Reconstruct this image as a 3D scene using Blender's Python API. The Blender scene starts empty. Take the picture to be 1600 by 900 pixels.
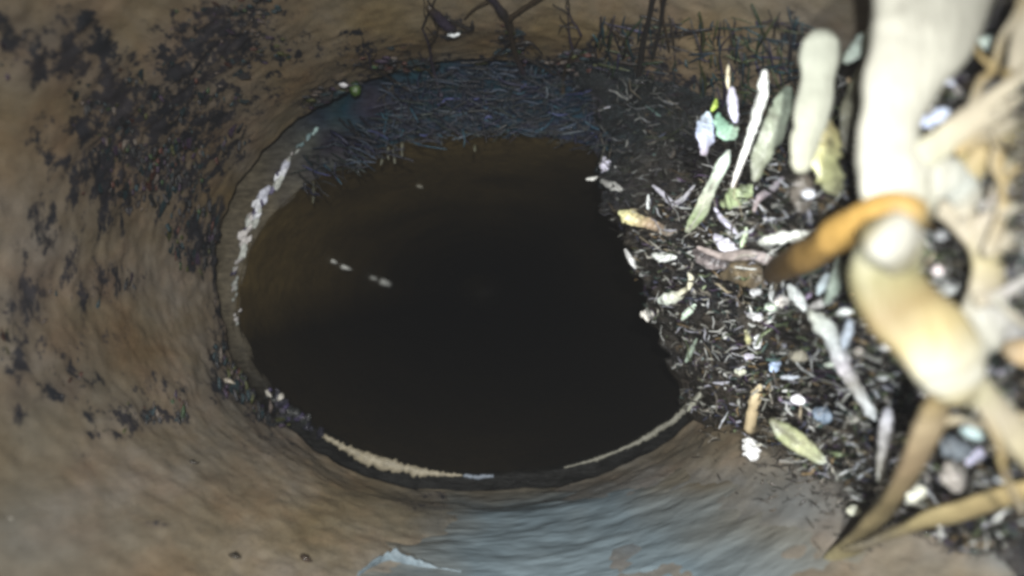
import bpy, math, random
from mathutils import Vector, noise as mn

R = random.Random(11)
S = bpy.context.scene
COL = S.collection

# ------------------------------------------------------------------ camera, world, lamps, exposure
F = 800.0                      # focal length in photograph pixels (frame 1600 wide)
VX, VY = 757.0, 455.0          # where the pipe's axis runs to in the photograph
cam_d = bpy.data.cameras.new('camera')
cam_d.sensor_width = 36.0
cam_d.lens = 18.0
cam_d.shift_x = (800 - VX) / 1600
cam_d.shift_y = (VY - 450) / 1600
cam_d.clip_start = 0.004
cam_d.clip_end = 60
cam_d.dof.use_dof = True
cam_d.dof.focus_distance = 0.25
cam_d.dof.aperture_fstop = 5.0
cam = bpy.data.objects.new('camera', cam_d)
cam.rotation_euler = (math.pi / 2, 0, 0)
COL.objects.link(cam)
S.camera = cam

w = bpy.data.worlds.new("World")
S.world = w
w.use_nodes = True
w.node_tree.nodes['Background'].inputs[0].default_value = (0.9, 0.95, 1, 1)
w.node_tree.nodes['Background'].inputs[1].default_value = 0.003

def lamp(name, loc, aim, watts, col, size=130, rad=0.003):
    l = bpy.data.lights.new(name, 'SPOT')
    l.energy = watts
    l.color = col
    l.spot_size = math.radians(size)
    l.spot_blend = 1.0
    l.shadow_soft_size = rad
    o = bpy.data.objects.new(name, l)
    o.location = loc
    o.rotation_euler = (Vector(aim) - Vector(loc)).to_track_quat('-Z', 'Y').to_euler()
    COL.objects.link(o)
# the inspection camera's own lamps, either side of its lens
lamp('inspection_lamp', (0.006, -0.045, 0.026), (-0.005, 0.22, -0.070), 4.3, (1.0, 0.985, 0.93))
lamp('inspection_lamp.001', (-0.022, -0.045, -0.010), (0.085, 0.20, -0.060), 3.6, (0.95, 0.985, 1.0), 108)

S.view_settings.view_transform = 'Standard'
S.view_settings.look = 'None'
S.view_settings.exposure = 0.15
S.view_settings.gamma = 1.0
S.render.engine = 'CYCLES'
S.cycles.use_denoising = True
S.cycles.filter_width = 3.2
S.cycles.max_bounces = 6
S.cycles.volume_bounces = 0

# ------------------------------------------------------------------ geometry of the place
A1, B1, ZC1 = 0.158, 0.122, 0.0094      # pipe round the camera: half width, half height, centre height
YJ = 0.300                              # the joint
A2, B2, XC2, ZC2 = 0.151, 0.104, 0.001, -0.0066   # pipe beyond the joint
YF = 0.310

def nz(x, y, z, s=1.0, seed=0.0):
    return mn.noise(Vector((x * s + seed, y * s - seed * 1.7, z * s + seed * 0.6)))

def fbm(x, y, z, s, seed=0.0, o=4):
    return mn.fractal(Vector((x * s + seed, y * s - seed, z * s + 2 * seed)), 1.0, 2.0, o)

def ray(px, py, d):
    return Vector(((px - VX) / F * d, d, (VY - py) / F * d))

def hit(px, py, a, b, xc, zc, m=1.0):
    ux, uz = (px - VX) / F, (VY - py) / F
    a, b = a * m, b * m
    qa = (ux / a) ** 2 + (uz / b) ** 2
    qb = -2 * (ux * xc / a ** 2 + uz * zc / b ** 2)
    qc = (xc / a) ** 2 + (zc / b) ** 2 - 1
    disc = qb * qb - 4 * qa * qc
    if qa < 1e-9 or disc < 0:
        return 9.0
    return (-qb + math.sqrt(disc)) / (2 * qa)

def lerpkeys(keys, x):
    if x <= keys[0][0]:
        return keys[0][1]
    for (x0, y0), (x1, y1) in zip(keys, keys[1:]):
        if x <= x1:
            t = (x - x0) / (x1 - x0)
            t = t * t * (3 - 2 * t)
            return y0 + (y1 - y0) * t
    return keys[-1][1]

BANK_FAR = [(-38, 1.07), (-32, 0.98), (-25, 0.86), (-11, 0.64), (5, 0.565), (27, 0.58), (42, 0.68), (50, 0.82), (60, 0.94), (75, 1.05)]
BANK_NEAR = [(-37, 1.07), (-30.5, 0.985), (-24, 0.88), (-10, 0.72), (5, 0.66), (15, 0.70), (23, 0.84), (30, 1.0), (36, 1.07), (75, 1.08)]

def bank_m(phi, d):
    t = min(1, max(0, (d - 0.235) / 0.065))
    m = lerpkeys(BANK_NEAR, phi) * (1 - t) + lerpkeys(BANK_FAR, phi) * t
    if d > 0.318:
        m += (d - 0.318) / 0.03 * 0.6
    if d < 0.06:
        m += (0.06 - d) / 0.04 * 0.5
    return m

def wall_at(px, py):
    return hit(px, py, A1, B1, 0, ZC1)

def bank_at(px, py):
    d = 0.22
    for _ in range(14):
        d = min(d, 0.316)
        x, z = (px - VX) / F * d, (VY - py) / F * d
        phi = math.degrees(math.atan2(z - ZC1, x))
        d = 0.5 * d + 0.5 * hit(px, py, A1, B1, 0, ZC1, min(bank_m(phi, d), 1.0))
    return min(d, 0.316)

# ------------------------------------------------------------------ mesh helpers
class MB:
    def __init__(self):
        self.v, self.f, self.c = [], [], []
    def add(self, v, f, c):
        n = len(self.v)
        self.v += v
        self.f += [tuple(i + n for i in q) for q in f]
        self.c += c
    def build(self, name, mat, parent=None, smooth=True, origin=True):
        vs = self.v
        o0 = Vector((0, 0, 0))
        if origin:
            o0 = sum((Vector(p) for p in vs), Vector()) / len(vs)
        base = o0 - (parent.matrix_basis.translation if parent else Vector()) if origin else Vector()
        me = bpy.data.meshes.new(name)
        me.from_pydata([tuple(Vector(p) - o0) for p in vs], [], self.f)
        at = me.color_attributes.new('Col', 'FLOAT_COLOR', 'POINT')
        flat = []
        for c in self.c:
            flat += [c[0], c[1], c[2], 1.0]
        at.data.foreach_set('color', flat)
        if smooth:
            me.polygons.foreach_set('use_smooth', [True] * len(me.polygons))
        me.materials.append(mat)
        o = bpy.data.objects.new(name, me)
        o.location = base
        COL.objects.link(o)
        if parent:
            o.parent = parent
        return o

def tag(o, label=None, cat=None, group=None, kind=None):
    if label: o['label'] = label
    if cat: o['category'] = cat
    if group: o['group'] = group
    if kind: o['kind'] = kind
    return o

def empty(name, loc):
    o = bpy.data.objects.new(name, None)
    o.location = loc
    o.empty_display_size = 0.01
    COL.objects.link(o)
    return o

def spline(pts, per=5):
    """Catmull-Rom through tuples of any length."""
    out = []
    n = len(pts)
    for i in range(n - 1):
        p0, p1, p2, p3 = pts[max(i - 1, 0)], pts[i], pts[i + 1], pts[min(i + 2, n - 1)]
        for k in range(per):
            t = k / per
            out.append(tuple(0.5 * (2 * b + (c - a) * t + (2 * a - 5 * b + 4 * c - d) * t * t + (3 * b - a - 3 * c + d) * t ** 3)
                             for a, b, c, d in zip(p0, p1, p2, p3)))
    out.append(tuple(pts[-1]))
    return out

def tube(mb, pts, rad, cols, sides=9, flat=1.0, lump=0.12, fine=0.0, seed=0.0, face=Vector((0, -1, 0)), blunt=0.55, vary=0.12):
    """A closed, uneven tube. flat<1 thins it along the direction that faces the pipe's axis."""
    n = len(pts)
    v, f, c = [], [], []
    def ringat(p, t, r, col, i):
        a1 = t.cross(face)
        if a1.length < 1e-6:
            a1 = t.cross(Vector((1, 0, 0)))
        a1.normalize()
        a2 = a1.cross(t).normalized()
        for k in range(sides):
            an = 2 * math.pi * k / sides
            q = p + a1 * math.cos(an) * r + a2 * math.sin(an) * r * flat
            u = q - p + p * 0.22        # grain and knobs run along the piece
            l = 1 + lump * nz(q.x, q.y, q.z, 0.4 / max(r, 1e-4), seed) * 1.6 + fine * nz(u.x, u.y, u.z, 2.2 / max(r, 1e-4), seed + 5)
            q = p + (q - p) * l
            v.append(tuple(q))
            g = 1 + vary * (nz(q.x, q.y, q.z, 0.8 / max(r, 1e-4), seed + 9) + 0.6 * nz(u.x, u.y, u.z, 2.5 / max(r, 1e-4), seed + 3))
            c.append(tuple(max(0, x * g) for x in col))
    rings = []
    for i in range(n):
        t = (pts[min(i + 1, n - 1)] - pts[max(i - 1, 0)])
        t = t.normalized() if t.length > 0 else Vector((0, 0, 1))
        rings.append((pts[i], t, rad[i], cols[i]))
    p, t, r, col = rings[0]
    rings.insert(0, (p - t * r * blunt, t, r * 0.55, col))
    p, t, r, col = rings[-1]
    rings.append((p + t * r * blunt, t, r * 0.55, col))
    for i, q in enumerate(rings):
        ringat(*q, i)
    m = len(rings)
    for i in range(m - 1):
        for k in range(sides):
            k2 = (k + 1) % sides
            f.append((i * sides + k, i * sides + k2, (i + 1) * sides + k2, (i + 1) * sides + k))
    f.append(tuple(range(sides - 1, -1, -1)))
    f.append(tuple(range((m - 1) * sides, m * sides)))
    mb.add(v, f, c)

_OCT = None
def lump_mesh(mb, p, r, col, e=(1, 1, 1), rot=0.0, seed=0.0, rough=0.3, levels=1, vary=0.2):
    """A jagged pebble-like lump; e stretches it, rot turns it in the plane that faces along the pipe."""
    vs = [Vector(q) for q in ((1, 0, 0), (-1, 0, 0), (0, 1, 0), (0, -1, 0), (0, 0, 1), (0, 0, -1))]
    fs = [(0, 2, 4), (2, 1, 4), (1, 3, 4), (3, 0, 4), (2, 0, 5), (1, 2, 5), (3, 1, 5), (0, 3, 5)]
    for _ in range(levels):
        mid, nf = {}, []
        def mpt(a, b):
            k = (min(a, b), max(a, b))
            if k not in mid:
                vs.append(((vs[a] + vs[b]) / 2).normalized())
                mid[k] = len(vs) - 1
            return mid[k]
        for a, b, c in fs:
            x, y, z = mpt(a, b), mpt(b, c), mpt(c, a)
            nf += [(a, x, z), (b, y, x), (c, z, y), (x, y, z)]
        fs = nf
    cs, sn = math.cos(rot), math.sin(rot)
    out, cc = [], []
    for q in vs:
        k = r * (1 + rough * mn.noise(q * 1.3 + Vector((seed, -seed, seed * 2))) * 1.8)
        x, y, z = q.x * e[0] * k, q.y * e[1] * k, q.z * e[2] * k
        out.append((p[0] + x * cs - z * sn, p[1] + y, p[2] + x * sn + z * cs))
        g = 1 + vary * mn.noise(q * 2 + Vector((seed, 0, 0))) * 1.5
        cc.append(tuple(max(0, u * g) for u in col))
    mb.add(out, fs, cc)

# ------------------------------------------------------------------ materials
def mat(name):
    m = bpy.data.materials.new(name)
    m.use_nodes = True
    nt = m.node_tree
    return m, nt, nt.nodes['Principled BSDF']

def node(nt, t, **kw):
    n = nt.nodes.new(t)
    for k, v in kw.items():
        if hasattr(n, k) and k not in n.inputs:
            setattr(n, k, v)
        else:
            n.inputs[k].default_value = v
    return n

def noise_node(nt, scale, detail=4, rough=0.6, stretch=None, dist=0.0):
    tc = nt.nodes.new('ShaderNodeTexCoord')
    n = nt.nodes.new('ShaderNodeTexNoise')
    n.inputs['Scale'].default_value = scale
    n.inputs['Detail'].default_value = detail
    n.inputs['Roughness'].default_value = rough
    n.inputs['Distortion'].default_value = dist
    if stretch:
        mp = nt.nodes.new('ShaderNodeMapping')
        mp.inputs['Scale'].default_value = stretch
        nt.links.new(tc.outputs['Object'], mp.inputs['Vector'])
        nt.links.new(mp.outputs['Vector'], n.inputs['Vector'])
    else:
        nt.links.new(tc.outputs['Object'], n.inputs['Vector'])
    return n

def ramp(nt, src, stops):
    r = nt.nodes.new('ShaderNodeValToRGB')
    el = r.color_ramp.elements
    while len(el) < len(stops):
        el.new(0.5)
    for e, (p, c) in zip(el, stops):
        e.position = p
        e.color = (c, c, c, 1) if isinstance(c, (int, float)) else (*c, 1)
    nt.links.new(src, r.inputs['Fac'])
    return r

def mix(nt, fac, a, b, blend='MIX'):
    n = nt.nodes.new('ShaderNodeMix')
    n.data_type = 'RGBA'
    n.blend_type = blend
    for sock, val in ((0, fac), (6, a), (7, b)):
        if hasattr(val, 'links'):
            nt.links.new(val, n.inputs[sock])
        elif isinstance(val, (int, float)):
            n.inputs[sock].default_value = val
        else:
            n.inputs[sock].default_value = (*val, 1)
    return n.outputs[2]

def bump(nt, bs, src, dist, strength=1.0):
    b = nt.nodes.new('ShaderNodeBump')
    b.inputs['Distance'].default_value = dist
    b.inputs['Strength'].default_value = strength
    nt.links.new(src, b.inputs['Height'])
    nt.links.new(b.outputs['Normal'], bs.inputs['Normal'])

def vcol_mat(name, rough, scale=700, amount=0.35, bd=0.0006, stretch=None, spec=0.5, coat=0.0, smear=None):
    m, nt, bs = mat(name)
    a = node(nt, 'ShaderNodeVertexColor', layer_name='Col')
    n = noise_node(nt, scale, 4, 0.65, stretch)
    r = ramp(nt, n.outputs['Fac'], [(0.25, 1 - amount), (0.75, 1 + amount)])
    c = mix(nt, 1.0, a.outputs['Color'], r.outputs['Color'], 'MULTIPLY')
    nt.links.new(c, bs.inputs['Base Color'])
    if smear:
        n9 = noise_node(nt, smear[0], 5, 0.7, None, 0.6)
        r9 = ramp(nt, n9.outputs['Fac'], [(smear[1], 1.0), (smear[1] + 0.20, 0.0)])
        c = mix(nt, r9.outputs['Color'], c, mix(nt, 0.28, (0.05, 0.043, 0.034), c))
        nt.links.new(c, bs.inputs['Base Color'])
    bs.inputs['Roughness'].default_value = rough
    bs.inputs['Specular IOR Level'].default_value = spec
    bs.inputs['Coat Weight'].default_value = coat
    bs.inputs['Coat Roughness'].default_value = 0.12
    bump(nt, bs, n.outputs['Fac'], bd)
    return m

# old pipe: tan crusted wall; attribute red = black scale and joint shade, green = warm rust, blue = wet silt and painted lamp sheen
M_PIPE, nt, bs = mat('crusted_pipe')
at = node(nt, 'ShaderNodeVertexColor', layer_name='Col')
sep = nt.nodes.new('ShaderNodeSeparateColor')
nt.links.new(at.outputs['Color'], sep.inputs['Color'])
n1 = noise_node(nt, 26, 5, 0.6, (1, 0.5, 1))
n2 = noise_node(nt, 170, 5, 0.7, (1.3, 0.45, 0.8))
n3 = noise_node(nt, 40, 3, 0.6)
c = ramp(nt, n1.outputs['Fac'], [(0.3, (0.122, 0.093, 0.054)), (0.5, (0.158, 0.128, 0.088)), (0.68, (0.190, 0.163, 0.134))]).outputs['Color']
c = mix(nt, sep.outputs['Green'], c, (0.168, 0.122, 0.050))
c = mix(nt, sep.outputs['Blue'], c, (0.095, 0.108, 0.116))
g = ramp(nt, n2.outputs['Fac'], [(0.28, 0.86), (0.5, 1.0), (0.74, 1.12)])
c = mix(nt, 1.0, c, g.outputs['Color'], 'MULTIPLY')
c = mix(nt, ramp(nt, sep.outputs['Red'], [(0.10, 0.0), (0.6, 0.6)]).outputs['Color'], c, (0.085, 0.068, 0.060))
hue = ramp(nt, n3.outputs['Color'], [(0.32, (0.92, 1.0, 1.10)), (0.5, (1, 1, 1)), (0.66, (1.10, 0.97, 0.90))])
c = mix(nt, 0.8, c, hue.outputs['Color'], 'MULTIPLY')
sc = nt.nodes.new('ShaderNodeMath'); sc.operation = 'MULTIPLY_ADD'
n4 = noise_node(nt, 125, 6, 0.72, (1.7, 1.0, 0.42))
nt.links.new(n4.outputs['Fac'], sc.inputs[0]); sc.inputs[1].default_value = 4.2; sc.inputs[2].default_value = -2.16
gt = ramp(nt, sep.outputs['Red'], [(0.04, 0.0), (0.35, 1.0)])
sg = nt.nodes.new('ShaderNodeMath'); sg.operation = 'MULTIPLY'
nt.links.new(sc.outputs[0], sg.inputs[0]); nt.links.new(gt.outputs['Color'], sg.inputs[1])
sa = nt.nodes.new('ShaderNodeMath'); sa.operation = 'MULTIPLY_ADD'
nt.links.new(sep.outputs['Red'], sa.inputs[0]); sa.inputs[1].default_value = 0.75; nt.links.new(sg.outputs[0], sa.inputs[2])
sr = ramp(nt, sa.outputs[0], [(0.26, 0.0), (0.52, 1.0)])
c = mix(nt, sr.outputs['Color'], c, mix(nt, ramp(nt, n3.outputs['Fac'], [(0.4, 0.0), (0.62, 1.0)]).outputs['Color'], (0.014, 0.016, 0.021), (0.030, 0.028, 0.033)))
nt.links.new(c, bs.inputs['Base Color'])
rr = ramp(nt, n1.outputs['Fac'], [(0.3, 0.42), (0.7, 0.7)])
nt.links.new(rr.outputs['Color'], bs.inputs['Roughness'])
bs.inputs['Specular IOR Level'].default_value = 0.3
bump(nt, bs, n2.outputs['Fac'], 0.0009)

M_BORE = vcol_mat('stained_shaded_bore', 0.55, 120, 0.3, 0.001)
M_FACE = vcol_mat('slimy_pipe_end', 0.5, 260, 0.6, 0.0016, (0.5, 1, 1.6), spec=0.1)
M_CRUST = vcol_mat('scale_crust', 0.4, 900, 0.5, 0.0008)
M_LIME = vcol_mat('lime_deposit', 0.35, 500, 0.35, 0.0008)
M_SILT = vcol_mat('pale_silt', 0.6, 500, 0.3, 0.0006)
M_SOIL = vcol_mat('wet_black_debris', 0.16, 330, 0.7, 0.004)
M_WOOD = vcol_mat('pale_wet_wood', 0.33, 420, 0.3, 0.0009, (1, 1, 0.5), smear=(110, 0.32))
M_ROOT = vcol_mat('pale_root_skin', 0.62, 160, 0.12, 0.0012, (1, 1, 0.45), spec=0.2, smear=(70, 0.22))
M_BARK = vcol_mat('dark_root_bark', 0.4, 600, 0.4, 0.0006)
M_LEAF = vcol_mat('wet_leaf', 0.3, 300, 0.35, 0.0009, smear=(130, 0.36))
M_LITTER = vcol_mat('wet_litter', 0.15, 700, 0.4, 0.0008, spec=0.7)
M_STONE = vcol_mat('wet_stone', 0.14, 500, 0.4, 0.0008, smear=(200, 0.33))

M_WATER, nt, bs = mat('murky_sheen_water')
wn = noise_node(nt, 55, 4, 0.55, (0.35, 1.25, 1), 0.4)
wn2 = noise_node(nt, 240, 2, 0.5, (0.35, 1.0, 1))
wc = noise_node(nt, 22, 3, 0.5, (1, 0.6, 1))
cr = ramp(nt, wc.outputs['Fac'], [(0.34, (0.100, 0.130, 0.149)), (0.60, (0.132, 0.166, 0.186)), (0.74, (0.130, 0.138, 0.115))])  # the lamp's bluish reflection is mixed into this base colour
wa = node(nt, 'ShaderNodeVertexColor', layer_name='Col')
ws = nt.nodes.new('ShaderNodeSeparateColor')
nt.links.new(wa.outputs['Color'], ws.inputs['Color'])
wr = ramp(nt, ws.outputs['Red'], [(0.0, 0.0), (0.95, 1.0)])
nt.links.new(mix(nt, wr.outputs['Color'], (0.125, 0.108, 0.080), cr.outputs['Color']), bs.inputs['Base Color'])
bs.inputs['Roughness'].default_value = 0.26
bs.inputs['IOR'].default_value = 1.33
ad = nt.nodes.new('ShaderNodeMath'); ad.operation = 'MULTIPLY_ADD'
nt.links.new(wn2.outputs['Fac'], ad.inputs[0]); ad.inputs[1].default_value = 0.3
nt.links.new(wn.outputs['Fac'], ad.inputs[2])
bump(nt, bs, ad.outputs[0], 0.0018)

# ------------------------------------------------------------------ pipe round the camera
# stains (photograph position, half sizes, strength): black scale that clings to the wall, and painted shade along the joint
SCALE_SHADE = [(105, 65, 42, 48, .8), (35, 75, 35, 40, .6), (165, 135, 42, 42, .75), (275, 120, 34, 52, .85), (335, 60, 60, 45, .85),
         (240, 190, 70, 60, .9), (165, 195, 42, 40, .8), (310, 175, 50, 40, .75), (200, 250, 90, 55, .75), (90, 215, 55, 45, .35), (120, 285, 90, 45, .3),
         (280, 275, 40, 35, .6), (305, 365, 32, 38, .85), (345, 385, 22, 40, .8), (45, 445, 35, 32, .6), (140, 465, 28, 16, .55), (15, 550, 20, 50, .45),
         (100, 610, 45, 26, .5), (190, 640, 60, 22, .4), (280, 640, 22, 26, .5), (170, 680, 35, 8, .55), (10, 30, 30, 30, .4),
         (380, 20, 60, 30, .45), (430, 80, 80, 50, .38), (560, 70, 60, 16, .4), (345, 520, 18, 55, .7), (385, 600, 40, 26, .75), (450, 640, 60, 28, .6), (360, 450, 20, 50, .55),
         (700, 45, 30, 20, .5), (800, 70, 26, 50, .5), (640, 105, 90, 22, .5), (800, 130, 110, 30, .8), (920, 130, 70, 45, .8), (1010, 130, 60, 70, .6), (560, 160, 80, 30, .7),
         (1060, 170, 60, 60, .75), (1030, 70, 40, 70, .42), (1150, 110, 40, 80, .4), (1240, 60, 50, 60, .35), (960, 70, 60, 25, .3), (235, 825, 16, 8, .5), (650, 780, 60, 18, .3), (760, 755, 90, 14, .7)]
SCALE_SHADE += [(130, 340, 120, 40, .3), (60, 380, 60, 60, .34), (100, 560, 110, 70, .36), (30, 480, 50, 70, .55), (20, 590, 30, 60, .55), (95, 605, 50, 26, .6), (210, 650, 60, 18, .5), (150, 440, 60, 26, .5), (230, 620, 120, 50, .28), (130, 720, 140, 30, .2), (430, 690, 90, 40, .25), (560, 95, 70, 14, .4), (680, 112, 70, 10, .5), (575, 55, 50, 7, .45), (600, 72, 60, 6, .45), (390, 150, 50, 40, .3), (350, 230, 40, 30, .4), (320, 90, 40, 30, .6)]
RUST = [(200, 60, 60, 60, .35), (300, 250, 60, 60, .35), (330, 310, 50, 50, .5), (600, 40, 90, 60, .55), (900, 60, 130, 50, .6), (1120, 50, 60, 60, .5), (620, 800, 140, 60, .55), (420, 170, 60, 60, .3), (1180, 640, 60, 60, .3)]
WET_SHEEN = [(690, 835, 70, 50, .6), (980, 830, 260, 80, .95), (1250, 790, 130, 60, .7), (1450, 860, 60, 40, .3), (1580, 860, 60, 30, .7), (430, 640, 80, 40, .4), (70, 850, 130, 80, .42), (60, 620, 90, 90, .22), (300, 740, 120, 50, .2), (400, 600, 40, 30, .5), (760, 780, 120, 40, .7)]  # wet silt, with the lamp's bluish sheen and shade under the lip painted in

SCALE_SHADE = [(x, y, rx * 1.12, ry * 1.12, min(0.95, s_ * 1.2)) if x < 420 and y < 480 else (x, y, rx, ry, s_) for x, y, rx, ry, s_ in SCALE_SHADE]

def blobs(table, px, py):
    v = 0.0
    for x, y, rx, ry, s in table:
        q = ((px - x) / rx) ** 2 + ((py - y) / ry) ** 2
        if q < 5:
            v = max(v, s * math.exp(-q * 0.6))
    return v

pipe = MB()
NT, NY = 440, 250
ys = [-0.22 + 0.27 * (i / 40) for i in range(40)] + [0.05 + 0.25 * (i / (NY - 41)) ** 0.9 for i in range(NY - 40)]
for i, y in enumerate(ys):
    for k in range(NT):
        th = 2 * math.pi * k / NT
        cx, cz = math.cos(th), math.sin(th)
        x, z = A1 * cx, ZC1 + B1 * cz
        st = ru = we = 0.0
        if y > 0.04:
            px, py = VX + F * x / y, VY - F * z / y
            if -200 < px < 1800 and -200 < py < 1100:
                jx, jy = 16 * nz(x, y, z, 45, 3), 16 * nz(x, y, z, 45, 8)
                st, ru, we = blobs(SCALE_SHADE, px + jx, py + jy), blobs(RUST, px + 2 * jx, py + 2 * jy), blobs(WET_SHEEN, px + jx * 2, py + jy)
        h = 0.0022 * fbm(x, y * 0.6, z, 22, 1.5) + 0.0007 * fbm(x, y, z, 120, 4.0) - st * 0.0018 * (0.6 + 1.4 * abs(nz(x, y, z, 190, 2)))
        if y > 0.285:   # chipped mouth
            h -= 0.003 * max(0, nz(x, 0, z, 60, 7)) * (y - 0.285) / 0.015 * -1
        fz = max(0.0, min(1.0, (y - 0.248) / 0.05))
        low, top_ = max(0, -cz) ** 1.3, max(0, cz) ** 1.5
        h += fz * fz * (3 - 2 * fz) * (0.0005 + 0.0088 * low + 0.005 * top_)
        k1 = 1 + (h - 0.0005) / 0.14
        pipe.v.append((x * k1, y, ZC1 + (z - ZC1) * k1))
        pipe.c.append((st, ru, we))
for i in range(len(ys) - 1):
    for k in range(NT):
        k2 = (k + 1) % NT
        pipe.f.append((i * NT + k, (i + 1) * NT + k, (i + 1) * NT + k2, i * NT + k2))
# thickness: outer skin and the end face at the joint
n0 = len(pipe.v)
for y in (-0.22, YJ):
    for k in range(NT):
        th = 2 * math.pi * k / NT
        pipe.v.append(((A1 + 0.022) * math.cos(th), y, ZC1 + (B1 + 0.022) * math.sin(th)))
        pipe.c.append((0.3, 0, 0))
last = (len(ys) - 1) * NT
for k in range(NT):
    k2 = (k + 1) % NT
    pipe.f.append((n0 + k, n0 + k2, n0 + NT + k2, n0 + NT + k))
    pipe.f.append((last + k, n0 + NT + k, n0 + NT + k2, last + k2))
pipe_o = pipe.build('pipe_section', M_PIPE, origin=False)
tag(pipe_o, 'brown crusted pipe wall with patches of black scale, running up to the joint', 'pipe', 'sewer pipe sections')

# scale flakes: the larger ones are parts, the rest one part of kind stuff
HUES = [((0.017, 0.019, 0.022), 8), ((0.034, 0.034, 0.038), 5), ((0.016, 0.034, 0.042), 3), ((0.040, 0.026, 0.050), 3), ((0.046, 0.050, 0.014), 2), ((0.065, 0.026, 0.020), 2), ((0.03, 0.06, 0.025), 1), ((0.085, 0.068, 0.060), 3), ((0.12, 0.10, 0.085), 1.2)]
def hue(tab):
    t = R.uniform(0, sum(w_ for _, w_ in tab))
    for c_, w_ in tab:
        t -= w_
        if t <= 0:
            return c_
    return tab[-1][0]

flake_meshes = []
for i in range(14):
    mb = MB()
    lump_mesh(mb, (0, 0, 0), 1.0, HUES[i % len(HUES)][0] if i < 6 else hue(HUES), seed=i * 3.1, rough=0.42, levels=1, vary=0.4)
    o = mb.build('crust_flake', M_CRUST, origin=False)
    flake_meshes.append(o.data)
    bpy.data.objects.remove(o)

def wall_frame(px, py):
    d = wall_at(px, py)
    p = ray(px, py, d)
    nrm = Vector((-p.x / A1 ** 2, 0, -(p.z - ZC1) / B1 ** 2)).normalized()
    return d, p, nrm

fl = MB()
n_part = 0
tries = 0
spots = []
while len(spots) < 3200 and tries < 90000:
    tries += 1
    x, y = R.uniform(-10, 1300), R.uniform(-10, 700)
    s = blobs(SCALE_SHADE, x, y)
    if s < 0.34 or R.random() > s * 1.1:
        continue
    q = nz(x * 0.02, y * 0.014, 0.3, 1.0, 2.2)
    if q < -0.08 - 0.25 * R.random():
        continue
    d, p, nrm = wall_frame(x, y)
    if not 0.05 < d < YJ - 0.004:
        continue
    spots.append((R.uniform(1.2, 4.2) ** 1.15 * (1.5 if R.random() < 0.1 else 1), d, p, nrm))
spots.sort(key=lambda q: -q[0])
for i, (r, d, p, nrm) in enumerate(spots):
    rw = r * d / F
    if i < 240:
        o = bpy.data.objects.new('crust_flake', R.choice(flake_meshes))
        o.scale = (rw * R.uniform(0.5, 0.9), rw * R.uniform(0.6, 0.9), rw * R.uniform(1.3, 3.0)) if abs(nrm.z) < 0.75 else (rw * R.uniform(1.2, 2.4), rw * R.uniform(0.8, 1.6), rw * R.uniform(0.4, 0.7))
        o.rotation_euler = (0, R.uniform(-0.5, 0.5), 0)
        o.location = p
        o.parent = pipe_o
        COL.objects.link(o)
    else:
        lump_mesh(fl, p, rw, hue(HUES), (0.7, 0.8, R.uniform(1.2, 3.4)) if abs(nrm.z) < 0.75 else (R.uniform(1, 2.4), 1.2, 0.5), R.gauss(0, 0.25) if abs(nrm.z) < 0.75 else 0, R.uniform(0, 99), 0.45, 0 if i > 1500 else 1, 0.3)
tag(fl.build('crust_flakes', M_CRUST, pipe_o, origin=False), kind='stuff')

# ------------------------------------------------------------------ pipe beyond the joint
far = empty('pipe_section.001', (0, YF, ZC2))
tag(far, 'narrower pipe beyond the joint, its round mouth opening into darkness', 'pipe', 'sewer pipe sections')
b = MB()
NT2 = 260
yy = [YF + 0.0015 + (2.6) * (i / 60) ** 2.2 for i in range(61)]
for i, y in enumerate(yy):
    for k in range(NT2):
        th = 2 * math.pi * k / NT2
        x, z = A2 * math.cos(th), B2 * math.sin(th)
        e = 1 + 0.012 * fbm(x, y * .5, z, 20, 6.6) + 0.006 * fbm(x, y, z, 90, 2.6)
        b.v.append((XC2 + x * e, y, ZC2 + z * e))
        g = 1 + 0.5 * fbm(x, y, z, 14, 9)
        lip_shade = 1 - 0.88 * max(0, min(1, (-math.sin(th) + 0.10) / 0.35))  # floor darkened: the lip's shadow is put into the bore colour
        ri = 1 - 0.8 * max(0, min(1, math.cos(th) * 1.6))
        b.c.append((0.078 * g * lip_shade * ri, 0.056 * g * lip_shade * ri, 0.021 * g * lip_shade * ri))
for i in range(60):
    for k in range(NT2):
        k2 = (k + 1) % NT2
        b.f.append((i * NT2 + k, (i + 1) * NT2 + k, (i + 1) * NT2 + k2, i * NT2 + k2))
b.f.append(tuple(60 * NT2 + k for k in range(NT2)))
b.build('barrel', M_BORE, far)
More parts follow.
